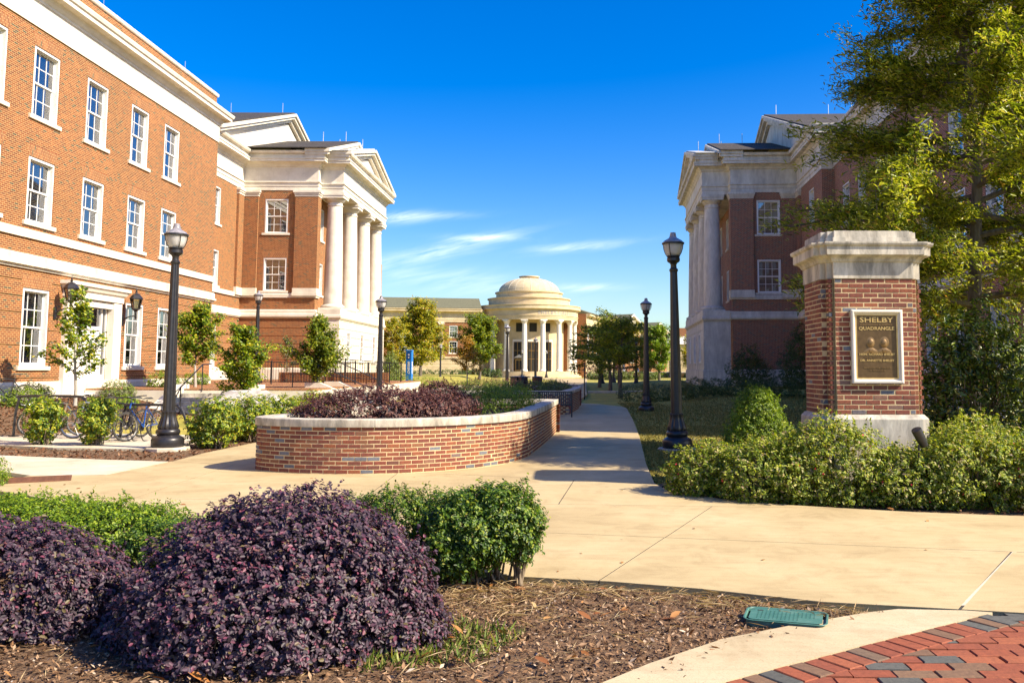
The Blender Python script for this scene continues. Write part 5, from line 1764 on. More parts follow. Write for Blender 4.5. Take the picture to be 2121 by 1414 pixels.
_bm = {}
rq = random.Random(9)
pl = (3.905 - 4.23, 4.60 - 4.23, 1.515, 2.525)
flat_bricks(pier, (fx0, py0 - .072), (fx1, py0 - .072), zA, 28, rq, skip=lambda s, z, a, b: fx0 + a > pl[0] - .0 and fx0 + b < pl[1] and pl[2] + .03 < z < pl[3] - .03)
flat_bricks(pier, (px0 - .072, sy1), (px0 - .072, sy0), zA, 28, rq, .05)
flat_bricks(pier, (px0, py0), (fx0 - .004, py0), zA, 28, rq, .13)
flat_bricks(pier, (fx1 + .004, py0), (px1, py0), zA, 28, rq, .13)
fb = []
flat_bricks(pier, (px1 + .072, sy0), (px1 + .072, sy1), zA, 28, rq, .05, far=fb)
flat_bricks(pier, (fx1, py1 + .002), (fx0, py1 + .002), zA, 28, rq, .05, far=fb)
flat_bricks(pier, (px0, sy0), (px0, py0), zA, 28, rq, .1, far=fb)
join_bricks(pier, fb)


def notch(e, f=.072, g=.075):
    """plan outline: core square grown by e, with the panel standing proud by f"""
    x0, x1, y0, y1 = px0 - e, px1 + e, py0 - e, py1 + e
    return [(x0, y0), (fx0 - e, y0), (fx0 - e, y0 - f), (fx1 + e, y0 - f), (fx1 + e, y0), (x1, y0), (x1, sy0 - e), (x1 + f, sy0 - e), (x1 + f, sy1 + e), (x1, sy1 + e),
            (x1, y1), (x0, y1), (x0, sy1 + e), (x0 - f, sy1 + e), (x0 - f, sy0 - e), (x0, sy0 - e)]


cap = MB()
nout = notch(0)
cap.sweep(nout, [(.008, zB_), (.012, zB_ + .002), (.012, 3.20), (.03, 3.21), (.045, 3.245), (.075, 3.275), (.11, 3.285), (.13, 3.30), (.13, 3.415), (.155, 3.43), (.165, 3.455), (.165, 3.478), (-.06, 3.50)], closed=True)
cap.add([(x, y, 3.499) for x, y in notch(-.06)], [tuple(range(16))])
cap.build('cap', M['stone_streak'], pier, smooth=0, uv=False)
tb = MB()
tb.prism(notch(-.0), 3.488, 3.56); tb.prism(notch(-.02), 3.562, 3.655)
tb.build('cap_block', M['stone_streak'], pier, smooth=0, uv=False)
MB().sweep(notch(0), [(.005, 1.077), (.02, 1.072), (.062, 1.02), (.065, 1.012), (.065, -.06)], closed=True).add([(x, y, 1.074) for x, y in notch(0)], [tuple(range(16))]).build('base', M['stone_streak'], pier, smooth=0, uv=False)
# plaque: limestone frame, bronze field, raised rim and letters
fy = py0 - .074
frm = MB()
x0, x1, z0, z1 = pl[0] - .01, pl[1] + .01, pl[2] - .008, pl[3] + .008
bw = .062
ring_o = [(x0, z0), (x1, z0), (x1, z1), (x0, z1)]
prof_f = [(0, 0), (0, -.055), (.018, -.062), (.034, -.062), (.040, -.054), (bw - .012, -.030), (bw, -.026), (bw, 0)]
pts, fs = [], []
for o, yv in prof_f:
    pts += [(x0 + o, fy + yv, z0 + o), (x1 - o, fy + yv, z0 + o), (x1 - o, fy + yv, z1 - o), (x0 + o, fy + yv, z1 - o)]
for k in range(len(prof_f) - 1):
    fs += [(k * 4 + i, k * 4 + (i + 1) % 4, k * 4 + 4 + (i + 1) % 4, k * 4 + 4 + i) for i in range(4)]
frm.add(pts, fs)
frm.build('plaque_frame', M['stone_clean'], pier, smooth=0, uv=False)
bx0, bx1, bz0, bz1 = x0 + bw, x1 - bw, z0 + bw, z1 - bw
plate = MB().box(bx0, bx1, fy - .020, fy - .001, bz0, bz1).build('plaque', M['bronze'], pier, smooth=0, uv=False)
rim = MB()
t = .020
for (a, b, c, d) in ((bx0, bx1, bz1 - t, bz1), (bx0, bx1, bz0, bz0 + t), (bx0, bx0 + t, bz0 + t, bz1 - t), (bx1 - t, bx1, bz0 + t, bz1 - t)):
    rim.box(a, b, fy - .027, fy - .0205, c, d)
rim.build('plaque_rim', M['bronze_hi'], plate, smooth=0, uv=False)
mid_x = (bx0 + bx1) / 2
Wp = bx1 - bx0 - 2 * t
rows_t = [('THE UNIVERSITY OF ALABAMA', .028, .475, .86, 'bronze_mid'), ('SHELBY', .10, .385, .86, 'bronze_hi'), ('ENGINEERING & SCIENCE', .028, .335, .82, 'bronze_mid'), ('QUADRANGLE', .066, .262, .90, 'bronze_hi'),
          ('HON. RICHARD SHELBY', .044, -.140, .90, 'bronze_hi'), ('UNITED STATES SENATOR', .026, -.180, .66, 'bronze_mid'), ('DR. ANNETTE SHELBY', .044, -.236, .86, 'bronze_hi'),
          ('DEDICATED THIS 12TH DAY', .026, -.345, .68, 'bronze_mid'), ('OF MARCH, 2010', .026, -.385, .40, 'bronze_mid')]
zc_ = (bz0 + bz1) / 2
for body, size, dz, frac, mt in rows_t:
    tm = text_mesh('lettering', body, size, .003, M[mt], bold=.0006 + size * .012)
    xsv = [v.co.x for v in tm.vertices]
    k = frac * Wp / (max(xsv) - min(xsv))
    # serifs would be lost at this size; widths follow the plaque
    for v in tm.vertices: v.co = (v.co.x * k, -v.co.z, v.co.y)
    put('lettering', tm, plate, (mid_x, fy - .0225, zc_ + dz * .88))


def bust(cx_, w_, hair, sgn_):
    mb = MB()

    def disc(pts, y, nrm_=.006):
        c = (sum(p[0] for p in pts) / len(pts), sum(p[1] for p in pts) / len(pts))
        n = len(pts)
        P = [(cx_ + c[0], fy - .020 - y - nrm_, zc_ + c[1])] + [(cx_ + c[0] + (p[0] - c[0]) * .6, fy - .020 - y - nrm_ * .8, zc_ + c[1] + (p[1] - c[1]) * .6) for p in pts] + [(cx_ + p[0], fy - .020 - y * .2, zc_ + p[1]) for p in pts]
        F_ = [(0, 1 + i, 1 + (i + 1) % n) for i in range(n)] + [(1 + i, 1 + n + i, 1 + n + (i + 1) % n, 1 + (i + 1) % n) for i in range(n)]
        mb.add(P, F_)
    sh = [(-.105, -.10), (.105, -.10), (.095, -.055), (.05, -.03), (.03, -.02), (-.03, -.02), (-.05, -.03), (-.095, -.055)]
    disc(sh, .002)
    el = lambda ax, az, ox, oz, n=18: [(ox + ax * math.cos(q * 2 * math.pi / n), oz + az * math.sin(q * 2 * math.pi / n)) for q in range(n)]
    if hair: disc(el(.066, .078, .006, .062), .001)
    else: disc(el(.058, .075, 0, .058), .001)
    disc(el(.048, .066, 0, .048), .008, .008)
    disc(el(.008, .020, .004, .045, 8), .018, .006)
    disc(el(.012, .005, -.019, .060, 8), .016, .003); disc(el(.012, .005, .022, .060, 8), .016, .003); disc(el(.020, .006, .002, .018, 8), .015, .004)
    disc([(-.018, -.10), (.018, -.10), (.035, -.03), (0, -.055), (-.035, -.03)], .010, .003)
    return mb.build('portrait_relief', M['bronze_mid'], plate, smooth=40, uv=False)


bust(mid_x - .085, .1, False, 1)
bust(mid_x + .10, .1, True, -1)
# small spotlight in the shrubs
sp = tag(empty('spotlight', (4.42, 11.5, .03)), 'black cylindrical uplight poking out of the azaleas before the pier', 'spotlight')
MB().tube([(0, 0, -.05), (0, 0, .72)], .014, 8).build('stake', M['iron'], sp)
MB().tube([(.085, .02, .70), (.03, .008, .80), (-.03, -.01, .91), (-.034, -.012, .918)], [.05, .062, .066, .058], 16).build('housing', M['iron'], sp)


# ================================================================== LAMP POSTS
def lamp_proto():
    root = empty('street_lamp')
    MB().lathe([(.315, 0), (.325, .02), (.325, .15), (.31, .19), (.25, .225), (.215, .25), (.235, .28), (.245, .315), (.225, .36), (.19, .38)], 28).build('base', M['iron'], root, smooth=40)
    fl = lambda r, z, a: r * (1 + .05 * math.cos(a * 14))
    MB().lathe([(.19, .375), (.205, .42), (.18, .50), (.150, .60), (.133, .70), (.140, .715), (.140, .74), (.128, .75)], 56, flute=fl).build('bell', M['iron'], root, smooth=40)
    fl2 = lambda r, z, a: r * (1 + .055 * math.copysign(abs(math.cos(a * 8)) ** .6, math.cos(a * 8)))
    MB().lathe([(.122, .74), (.116, 1.5), (.100, 2.6), (.080, 3.88)], 64, flute=fl2).build('shaft', M['iron'], root, smooth=50)
    MB().lathe([(.082, 3.86), (.098, 3.89), (.098, 3.92), (.07, 3.95), (.065, 4.02), (.085, 4.06), (.12, 4.08), (.145, 4.11), (.145, 4.17), (.125, 4.19), (.15, 4.205), (.15, 4.225), (.0, 4.24)], 24).build('fitter', M['iron'], root, smooth=35)
    g = MB().lathe([(.135, 4.225), (.165, 4.27), (.195, 4.36), (.212, 4.45), (.216, 4.49)], 28, flute=lambda r, z, a: r * (1 + .006 * math.cos(a * 28)))
    g.build('globe', M['frosted'], root, smooth=60)
    MB().lathe([(.11, 4.23), (.145, 4.28), (.172, 4.37), (.187, 4.45), (.15, 4.475), (0, 4.48)], 20).build('diffuser', M['globe_white'], root, smooth=60)
    cg = MB()
    for k in range(4):
        a = math.pi / 4 + k * math.pi / 2
        cg.tube([(r * math.cos(a), r * math.sin(a), z) for r, z in ((.15, 4.22), (.19, 4.28), (.222, 4.37), (.234, 4.44), (.236, 4.49))], .009, 5)
    tag(cg.build('cage', M['iron'], root), kind='stuff')
    MB().lathe([(.232, 4.478), (.25, 4.485), (.25, 4.515), (.232, 4.522), (.0, 4.52)], 28).build('rim', M['iron'], root, smooth=35)
    MB().lathe([(.228, 4.522), (.20, 4.56), (.13, 4.60), (.085, 4.63), (.075, 4.66), (.06, 4.74), (.03, 4.75), (0, 4.752)], 24).build('hat', M['lampcap'], root, smooth=50)
    return root


L0 = lamp_proto()
lamps = [(-8.52, 19.05, .03, 'tall black lamp post on a concrete pad beside the bicycles, nearest on the left'),
         (4.72 * .49, 19.75, -.02, 'tall black lamp post rising behind the azaleas just left of the entrance pier'),
         (3.12, 37.6, -.08, 'black lamp post on the shaded lawn in front of the right portico podium'),
         (-8.25, 38.5, 0.05, 'black lamp post at the corner of the left stone podium'),
         (-16.2, 46.0, .9, 'black lamp post standing on the terrace before the left brick front'),
         (-4.55, 63.0, .03, 'black lamp post rising behind the near planter hedge, left of the dome columns'),
         (-3.65, 90.0, .05, 'black lamp post near the trash bins, in front of the rotunda columns'),
         (-4.45, 157.0, .1, 'far slim lamp post on the forecourt, right one of the pair by the rotunda columns'),
         (-8.7, 163.0 - 6, .1, 'far slim lamp post on the forecourt, left one of the pair beside the rotunda door'),
         (-17.3, 118.0, .08, 'lamp post half hidden under the dark green tree left of the rotunda'),
         (-23.5, 140.0, .1, 'lamp post whose foot shows under the big yellow green tree'),
         (3.3, 98.0, .07, 'lamp post with its head inside the tree cluster, leftmost of three feet'),
         (6.6, 92.0, .07, 'lamp post with its head inside the tree cluster, rightmost of three feet'),
         (4.95, 106.0, .07, 'lamp post with its head inside the tree cluster, middle of three feet'),
         (17.5, 160.0, .1, 'small far lamp post before the low brick wall right of the tree cluster')]
lamp_objs = []
for k, (x, y, z, lab) in enumerate(lamps):
    o = L0 if k == 0 else copy_tree(L0)
    o.location = (x, y, z)
    tag(o, lab, 'lamp post', 'black acorn lamp posts along the walks')
    o.rotation_euler.z = .4 * k
    lamp_objs.append(o)
lamp_objs[1].rotation_euler = (0, R(-.9), .3)
pad = MB()
pad.lathe([(.55, -.08), (.55, .01), (.53, .03), (0, .03)], 9)
pm_ = pad.mesh('lamp_pad', M['conc_pale'], smooth=0, uv=False)
for o, lab in ((lamp_objs[0], 'rough concrete footing under the left lamp post'), (lamp_objs[1], 'concrete footing under the lamp post behind the azaleas'), (lamp_objs[2], 'concrete footing under the lawn lamp post')):
    b = put('lamp_footing', pm_, None, (o.location.x, o.location.y, o.location.z - .03), (0, 0, .5))
    b.scale = (.82, .82, 1)
    tag(b, lab, 'footing', 'lamp post footings')

# ------------------------------------------------------------------ wall lanterns
def wall_lantern():
    root = empty('wall_lantern')
    # local: wall plane y=0, the lantern hangs out along -y; z=0 is the mounting height
    MB().cbox(-.07, .07, -.05, -.001, -.27, .17, .012).build('back_plate', M['iron'], root, smooth=0)
    MB().tube([(0, -.04, -.05), (0, -.14, .02), (0, -.30, .10), (0, -.48, .13), (0, -.56, .13)], [.03, .026, .024, .024, .026], 8).tube([(0, -.56, .0), (0, -.56, .03), (0, -.56, .30)], [.015, .035, .03], 8).build('arm', M['iron'], root)
    lz = .30
    hexr = lambda r, z: [(r * math.cos(math.pi / 3 * k), -.56 + r * math.sin(math.pi / 3 * k), z) for k in range(6)]

    def hexloft(prof):
        mb = MB(); P, F_ = [], []
        for r, z in prof: P += hexr(r, lz + z)
        for i in range(len(prof) - 1):
            F_ += [(i * 6 + k, i * 6 + (k + 1) % 6, i * 6 + 6 + (k + 1) % 6, i * 6 + 6 + k) for k in range(6)]
        F_ += [tuple(range(5, -1, -1)), tuple(range(len(P) - 6, len(P)))]
        mb.add(P, F_)
        return mb
    hexloft([(.04, 0), (.12, .08), (.155, .10), (.155, .125)]).build('cup', M['iron'], root, smooth=0)
    hexloft([(.235, .50), (.25, .515), (.25, .545), (.19, .63), (.17, .66), (.10, .73), (.045, .745)]).build('roof', M['iron'], root, smooth=0)
    cage = MB()
    for a, b in zip(hexr(.145, lz + .12), hexr(.225, lz + .51)): cage.tube([a, b], .013, 4)
    tag(cage.build('frame', M['iron'], root), kind='stuff')
    gl = MB(); a, b = hexr(.138, lz + .125), hexr(.217, lz + .505)
    for k in range(6): gl.quad(a[k], a[(k + 1) % 6], b[(k + 1) % 6], b[k])
    gl.build('pane', M['globe'], root, smooth=0)
    MB().lathe([(.02, lz + .12), (.05, lz + .16), (.05, lz + .24), (.095, lz + .26), (.095, lz + .42), (.03, lz + .46)], 12, c=(0, -.56, 0)).build('bulb', M['globe_white'], root)
    MB().lathe([(.05, lz + .74), (.03, lz + .78), (.06, lz + .80), (.02, lz + .84), (.035, lz + .87), (.012, lz + .90), (.006, lz + 1.02), (0, lz + 1.03)], 10, c=(0, -.56, 0)).build('finial', M['iron'], root)
    return root


w0 = wall_lantern()
for k, (y, lab) in enumerate(((31.35, 'black hexagonal wall lantern on a bracket left of the white doorway'), (36.05, 'black hexagonal wall lantern on a bracket right of the white doorway'))):
    o = w0 if k == 0 else copy_tree(w0)
    o.location = (-18.2, y, 3.62)
    o.rotation_euler = (0, 0, R(90))
    tag(o, lab, 'lantern', 'wall lanterns beside the doorway')


# ================================================================== BICYCLES AND STANDS
def bicycle(frame_mat, label, loc, rz, lean=.0, steer=.0):
    root = tag(empty('bicycle', loc), label, 'bicycle', 'bicycles parked at the black racks')
    root.rotation_euler = (lean, 0, rz)
    rr, wb = .335, 1.04
    tyre = MB(); P, F_ = [], []
    n, m = 28, 6
    for i in range(n):
        a = 2 * math.pi * i / n
        for j in range(m):
            b = 2 * math.pi * j / m
            r = rr - .022 + .024 * math.cos(b)
            P.append((r * math.cos(a), .024 * math.sin(b), rr + r * math.sin(a)))
    for i in range(n):
        for j in range(m):
            F_.append((i * m + j, ((i + 1) % n) * m + j, ((i + 1) % n) * m + (j + 1) % m, i * m + (j + 1) % m))
    tyre.add(P, F_)
    tm_ = tyre.mesh('tyre', M['rubber'])
    rim = MB(); P, F_ = [], []
    for i in range(n):
        a = 2 * math.pi * i / n
        for (r, y) in ((rr - .038, -.014), (rr - .038, .014), (rr - .056, .010), (rr - .056, -.010)):
            P.append((r * math.cos(a), y, rr + r * math.sin(a)))
    for i in range(n):
        for j in range(4): F_.append((i * 4 + j, ((i + 1) % n) * 4 + j, ((i + 1) % n) * 4 + (j + 1) % 4, i * 4 + (j + 1) % 4))
    rim.add(P, F_)
    for k in range(16):
        a = 2 * math.pi * k / 16
        rim.tube([(.02 * math.cos(a + 1.2), .025 * (-1) ** k, rr + .02 * math.sin(a + 1.2)), ((rr - .05) * math.cos(a), 0, rr + (rr - .05) * math.sin(a))], .0022, 3, False)
    rim.tube([(0, -.05, rr), (0, .05, rr)], .02, 8)
    rm = rim.mesh('rim', M['steel'])
    for x in (0, wb):
        w = empty('wheel', (x, 0, 0), steer if x else 0, root)
        put('tyre', tm_, w); put('rim', rm, w)
    f = MB()
    bb, seat, head, hl = (.42, 0, .29), (.30, 0, .80), (.84, 0, .86), (.88, 0, .74)
    f.tube([bb, seat], .017, 7).tube([seat, head], .017, 7).tube([bb, hl], .021, 7).tube([head, hl], .022, 8)
    for s_ in (-1, 1):
        f.tube([(0, .06 * s_, rr), (.38, .03 * s_, .30)], .010, 5).tube([(0, .06 * s_, rr), (.30, .02 * s_, .74)], .009, 5)
    f.build('frame', M[frame_mat], root)
    fk = MB()
    for s_ in (-1, 1): fk.tube([(.89, .05 * s_, .72), (wb - .05, .055 * s_, .50), (wb, .055 * s_, rr)], .013, 5)
    fk.tube([(.89, -.05, .72), (.89, .05, .72)], .018, 6).build('fork', M['iron'], root)
    hb = MB()
    hb.tube([(.84, 0, .86), (.82, 0, .96), (.88, 0, 1.0)], .014, 6).tube([(.80, -.30, 1.02), (.86, -.18, 1.01), (.89, 0, 1.0), (.86, .18, 1.01), (.80, .30, 1.02)], .012, 6)
    for s_ in (-1, 1): hb.tube([(.80, .30 * s_, 1.02), (.74, .34 * s_, 1.02)], .017, 6).tube([(.86, .2 * s_, 1.01), (.92, .24 * s_, .98)], .006, 4)
    hb.tube([(.90, .02, .98), (.98, .03, .93), (.99, .02, .80), (.93, 0, .72)], .004, 4)
    hb.build('handlebar', M['iron'], root)
    sd_ = MB().tube([(.30, 0, .78), (.275, 0, .93)], .013, 6)
    sd_.add([(.12, -.075, .94), (.12, .075, .94), (.30, .03, .955), (.42, .018, .94), (.42, -.018, .94), (.30, -.03, .955), (.12, 0, .985), (.30, 0, .985), (.41, 0, .96)],
            [(0, 6, 1), (1, 6, 7, 2), (2, 7, 8, 3), (3, 8, 4), (4, 8, 7, 5), (5, 7, 6, 0), (0, 1, 2, 5), (2, 3, 4, 5)])
    sd_.build('saddle', M['rubber'], root)
    cr = MB().lathe([(.09, -.005), (.095, 0), (.09, .005)], 20)
    cr.v = [(bb[0] + x, -.05 + z, bb[2] + y) for x, y, z in cr.v]
    cr.tube([(bb[0], -.07, bb[2]), (bb[0] + .11, -.08, bb[2] - .12)], .010, 5).tube([(bb[0], .07, bb[2]), (bb[0] - .11, .08, bb[2] + .12)], .010, 5)
    cr.box(bb[0] + .06, bb[0] + .16, -.17, -.08, bb[2] - .135, bb[2] - .11).box(bb[0] - .16, bb[0] - .06, .08, .17, bb[2] + .11, bb[2] + .135)
    cr.tube([(bb[0], -.045, bb[2] + .09), (0, -.045, rr + .05)], .005, 4).tube([(bb[0], -.045, bb[2] - .09), (0, -.045, rr - .05)], .005, 4)
    cr.build('crank', M['iron'], root)
    return root


bicycle('iron', 'grey hybrid bicycle with upright black handlebar leaning at the far left end of the rack', (-16.15, 26.6, float(H0(-16.4, 26.2))), R(235), .10, .3)
bicycle('steel', 'bicycle with red light partly hidden behind the left holly bush', (-12.2, 22.4, 0), R(200), -.08, .3)
bicycle('steel', 'bicycle mostly hidden behind the middle holly bush', (-10.9, 21.9, 0), R(205), .06, -.3)
bicycle('blue_frame', 'blue mountain bicycle facing the walk beside the lamp post', (-10.0, 21.7, 0), R(258), .07, -.3)
bicycle('iron', 'black bicycle standing behind the blue one by the lamp post', (-10.5, 22.0, 0), R(250), -.07, .2)


def rack(loc, rz, ln, h, label):
    root = tag(empty('bicycle_rack', loc, rz), label, 'bike rack', 'black tube bicycle racks')
    mb = MB()
    pts = [(-ln / 2 - .12, 0, .0), (-ln / 2 - .10, 0, h * .55), (-ln / 2 - .03, 0, h - .10), (-ln / 2 + .08, 0, h), (ln / 2 - .12, 0, h), (ln / 2 + .05, 0, h - .05), (ln / 2 + .16, 0, h - .2), (ln / 2 + .34, 0, .15), (ln / 2 + .40, 0, 0)]
    mb.tube([tuple(p) for p in catmull3(pts)], .032, 8)
    mb.build('top_rail', M['iron'], root)
    for x in (-ln / 2 - .12, ln / 2 + .40):
        MB().box(x - .08, x + .08, -.08, .08, 0, .015).build('foot_plate', M['iron'], root)
    hoop = MB()
    for k in range(3):
        x = -ln / 2 + .3 + k * (ln - .5) / 3
        hoop.tube([tuple(p) for p in catmull3([(x, 0, h), (x, -.22, h * .75), (x, -.30, h * .4), (x, -.2, .05), (x, 0, 0)])], .012, 5)
    hoop.build('wheel_loops', M['iron'], root)
    return root


def catmull3(pts, m=5):
    P = [Vector(pts[0])] + [Vector(p) for p in pts] + [Vector(pts[-1])]
    out = []
    for i in range(1, len(P) - 2):
        for k in range(m):
            t = k / m
            a, b, c, d = P[i - 1], P[i], P[i + 1], P[i + 2]
            out.append(.5 * ((2 * b) + (c - a) * t + (2 * a - 5 * b + 4 * c - d) * t * t + (3 * b - a - 3 * c + d) * t ** 3))
    return out + [Vector(pts[-1])]


rack((-12.75, 22.0, 0), R(-4), 1.55, .98, 'black tube bicycle rack behind the two holly bushes on the left')
rack((-9.75, 20.9, 0), R(-6), 1.25, .82, 'black tube bicycle rack right behind the left lamp post')

# ================================================================== TERRACE, STEPS, RAILINGS
terr = tag(empty('terrace', (0, 0, 0)), kind='structure')
MB().prism([(-18.1, 33.4), (-9.6, 33.4), (-9.6, 57.0), (-16.0, 57.0), (-16.0, 61.3), (-22.9, 61.3), (-22.9, 45.2), (-18.1, 45.2)], -.2, .84).build('terrace_wall', M['stone'], terr, smooth=0)
MB().prism([(-18.08, 33.42), (-9.62, 33.42), (-9.62, 56.98), (-16.02, 56.98), (-16.02, 61.28), (-22.88, 61.28), (-22.88, 45.22), (-18.08, 45.22)], .842, .90).build('terrace_paving', M['brick_l'], terr, smooth=0)
st = tag(empty('stone_steps', (-13.2, 33.4, 0)), 'pale stone steps with sloped cheek walls beside the left lamp post', 'steps')
for k in range(5):
    MB().cbox(-1.2, 1.3, -1.75 + .35 * k, -1.42 + .35 * k + .02, -.1, .15 + .15 * k, .01).build('step', M['stone_streak'], st, smooth=0)
for x in (-1.55, 1.31):
    MB().plate([(-2.0, -.1), (-2.0, .28), (-.1, 1.06), (.5, 1.06), (.5, -.1)], 'x', x, x + .32).build('cheek_wall', M['stone'], st, smooth=0)
st2 = tag(empty('stone_steps', (-10.2, 37.5, 0), R(90)), 'pale stone steps with cheek wall behind the purple planter', 'steps')
for k in range(5):
    MB().cbox(-1.2, 1.3, -1.75 + .35 * k, -1.42 + .35 * k + .02, -.1, .15 + .15 * k, .01).build('step', M['stone_streak'], st2, smooth=0)
for x in (-1.55, 1.31):
    MB().plate([(-2.0, -.1), (-2.0, .28), (-.1, 1.10), (.5, 1.10), (.5, -.1)], 'x', x, x + .34).build('cheek_wall', M['stone'], st2, smooth=0)


def handrail(label, pts, posts, r=.024):
    a = Vector(pts[0])
    root = tag(empty('handrail', tuple(a)), label, 'handrail', 'black pipe handrails at the terrace steps')
    loc = [Vector(p) - a for p in pts]
    MB().tube([tuple(p) for p in loc], r, 6).build('rail', M['iron'], root)
    for (x, y, z0, z1) in posts:
        MB().tube([(x - a.x, y - a.y, z0 - a.z), (x - a.x, y - a.y, z1 - a.z)], r * .9, 6).build('post', M['iron'], root)


handrail('black handrail rising over the steps just left of the lamp post', [(-13.75, 31.2, .65), (-13.75, 31.6, 1.0), (-13.75, 33.4, 1.80), (-13.75, 34.2, 1.82)], [(-13.75, 31.6, .1, 1.0), (-13.75, 33.4, .8, 1.8)])
handrail('black handrail rising over the steps just right of the lamp post', [(-12.0, 31.2, .65), (-12.0, 31.6, 1.0), (-12.0, 33.4, 1.80), (-12.0, 34.6, 1.82)], [(-12.0, 31.6, .1, 1.0), (-12.0, 33.4, .8, 1.8), (-12.0, 34.5, .8, 1.8)])
handrail('black handrail descending to the right behind the purple planter, nearer one', [(-11.2, 36.0, 1.85), (-10.3, 36.0, 1.85), (-8.4, 36.2, 1.0), (-8.1, 36.2, .95)], [(-11.2, 36, .9, 1.85), (-10.2, 36, .9, 1.83), (-8.4, 36.2, 0, 1.0)])
handrail('black handrail descending to the right behind the purple planter, farther one', [(-10.9, 39.2, 1.95), (-10.2, 39.2, 1.95), (-8.1, 39.4, 1.0), (-7.8, 39.4, .95)], [(-10.8, 39.2, .9, 1.95), (-10.1, 39.2, .9, 1.93), (-8.1, 39.4, 0, 1.0)])


def railing(label, p0, p1, z0, z1, h=1.07, n=None):
    root = tag(empty('railing', (*p0, z0)), label, 'railing', 'black picket railings on the terrace')
    d = Vector((p1[0] - p0[0], p1[1] - p0[1])); Lw = d.length; d.normalize()
    P = lambda s, z: (d.x * s, d.y * s, (z1 - z0) * s / Lw + z)
    for z in (.12, h): MB().tube([P(0, z), P(Lw, z)], .02, 6).build('rail', M['iron'], root)
    n = n or max(2, int(Lw / .13))
    pk = MB().box(-.008, .008, -.008, .008, .12, h - .005).mesh('picket', M['iron'], smooth=0)
    for k in range(1, n):
        q = P(Lw * k / n, 0)
        put('picket', pk, root, q)
    po = MB().box(-.03, .03, -.03, .03, 0, h + .06).mesh('post', M['iron'], smooth=0)
    m = max(1, int(Lw / 1.8))
    for k in range(m + 1): put('post', po, root, P(Lw * k / m, 0))


railing('black picket railing across the terrace behind the young trees', (-16.6, 43.5), (-10.5, 43.5), .9, .9)
railing('black picket ramp railing sloping behind the right young tree', (-14.5, 48.0), (-9.8, 48.2), 1.25, .9)
railing('black picket ramp railing farthest back below the stone podium', (-15.6, 52.0), (-9.9, 52.0), .9, .9)
tag(MB().prism([(-15.8, 48.4), (-9.9, 48.4), (-9.9, 48.7), (-15.8, 48.7)], .9, 1.45).build('ramp_wall', M['brick_l'], smooth=0), 'low brick ramp wall with picket railing on the terrace', 'wall')
# boulder
mb = MB(); P, F_ = [], []
rngb = np.random.default_rng(4)
n, m = 14, 9
for i in range(m):
    th = math.pi * .5 * i / (m - 1)
    for j in range(n):
        a = 2 * math.pi * j / n
        r = math.cos(th) * (1 + .16 * math.sin(3 * a + 1) + .10 * rngb.normal())
        P.append((1.55 * r * math.cos(a), .8 * r * math.sin(a), min(.98, .95 * math.sin(th) * (1 + .12 * rngb.normal()) + .1 * math.cos(a))))
for i in range(m - 1):
    F_ += [(i * n + j, i * n + (j + 1) % n, i * n + n + (j + 1) % n, i * n + n + j) for j in range(n)]
F_.append(tuple(range((m - 1) * n, m * n)))
mb.add(P, F_)
tag(mb.build('boulder', M['rock'], None, (-10.6, 28.6, 0), smooth=25, uv=False), 'big grey weathered boulder behind the holly hedge', 'boulder')

# ================================================================== BENCH, BINS, CALL BOX AND SMALL THINGS
bn = tag(empty('bench', (-1.15, 31.6, 0)), 'black slatted metal bench between the two brick planters', 'bench')
bl_ = 2.3
sl_ = MB().box(-.018, .018, -.012, .012, .42, .86).mesh('slat', M['iron'], smooth=0)
for k in range(30): put('slat', sl_, bn, (-bl_ / 2 + .06 + k * (bl_ - .12) / 29, 0, 0), (R(-6), 0, 0))
ss_ = MB().box(-.018, .018, 0, .46, .425, .445).mesh('seat_slat', M['iron'], smooth=0)
for k in range(30): put('seat_slat', ss_, bn, (-bl_ / 2 + .06 + k * (bl_ - .12) / 29, .02, 0))
MB().box(-bl_ / 2, bl_ / 2, .05, .085, .855, .895).build('top_rail', M['iron'], bn)
MB().box(-bl_ / 2, bl_ / 2, .0, .035, .40, .44).box(-bl_ / 2, bl_ / 2, .46, .50, .40, .44).build('seat_rail', M['iron'], bn)
lg = MB().box(-.025, .025, -.02, .03, 0, .9).box(-.025, .025, .45, .50, 0, .66).box(-.025, .025, .031, .449, .62, .66).mesh('leg', M['iron'], smooth=0)
for x in (-bl_ / 2, 0, bl_ / 2): put('leg', lg, bn, (x, .02, 0))
for k, (x, lab, mt) in enumerate(((-4.35, 'dark square litter bin beyond the far planter, left of three', 'iron'), (-3.75, 'dark rounded litter bin beyond the far planter, middle of three', 'iron'), (-2.55, 'dark red litter bin beyond the far planter, right of three', 'rust'))):
    b = tag(empty('litter_bin', (x - .3, 74.0, .03)), lab, 'bin', 'litter bins beyond the far planter')
    MB().lathe([(.38, 0), (.42, .05), (.42, .85), (.40, .9)], 12 if k else 4).build('body', M[mt], b, smooth=40)
    MB().lathe([(.44, .9), (.46, .93), (.44, .99), (.25, 1.03), (0, 1.04)], 12 if k else 4).build('lid', M['iron'], b, smooth=40)
cb = tag(empty('call_box', (-14.95, 82.5, .25), R(-12)), 'tall blue emergency call post with white lettering on the lawn', 'call box')
MB().cbox(-.27, .27, -.20, .20, 0, 2.98, .02).build('pillar', M['blue'], cb, smooth=0)
MB().cbox(-.30, .30, -.23, .23, 2.985, 3.10, .03).build('cap', M['blue'], cb, smooth=0)
MB().box(-.17, .17, -.212, -.201, 2.25, 2.85).build('phone_panel', M['blue_frame'], cb, smooth=0)
MB().box(-.06, .06, -.224, -.213, 2.60, 2.72).box(-.06, .06, -.224, -.213, 2.36, 2.46).build('phone_button', M['letter_white'], cb, smooth=0)
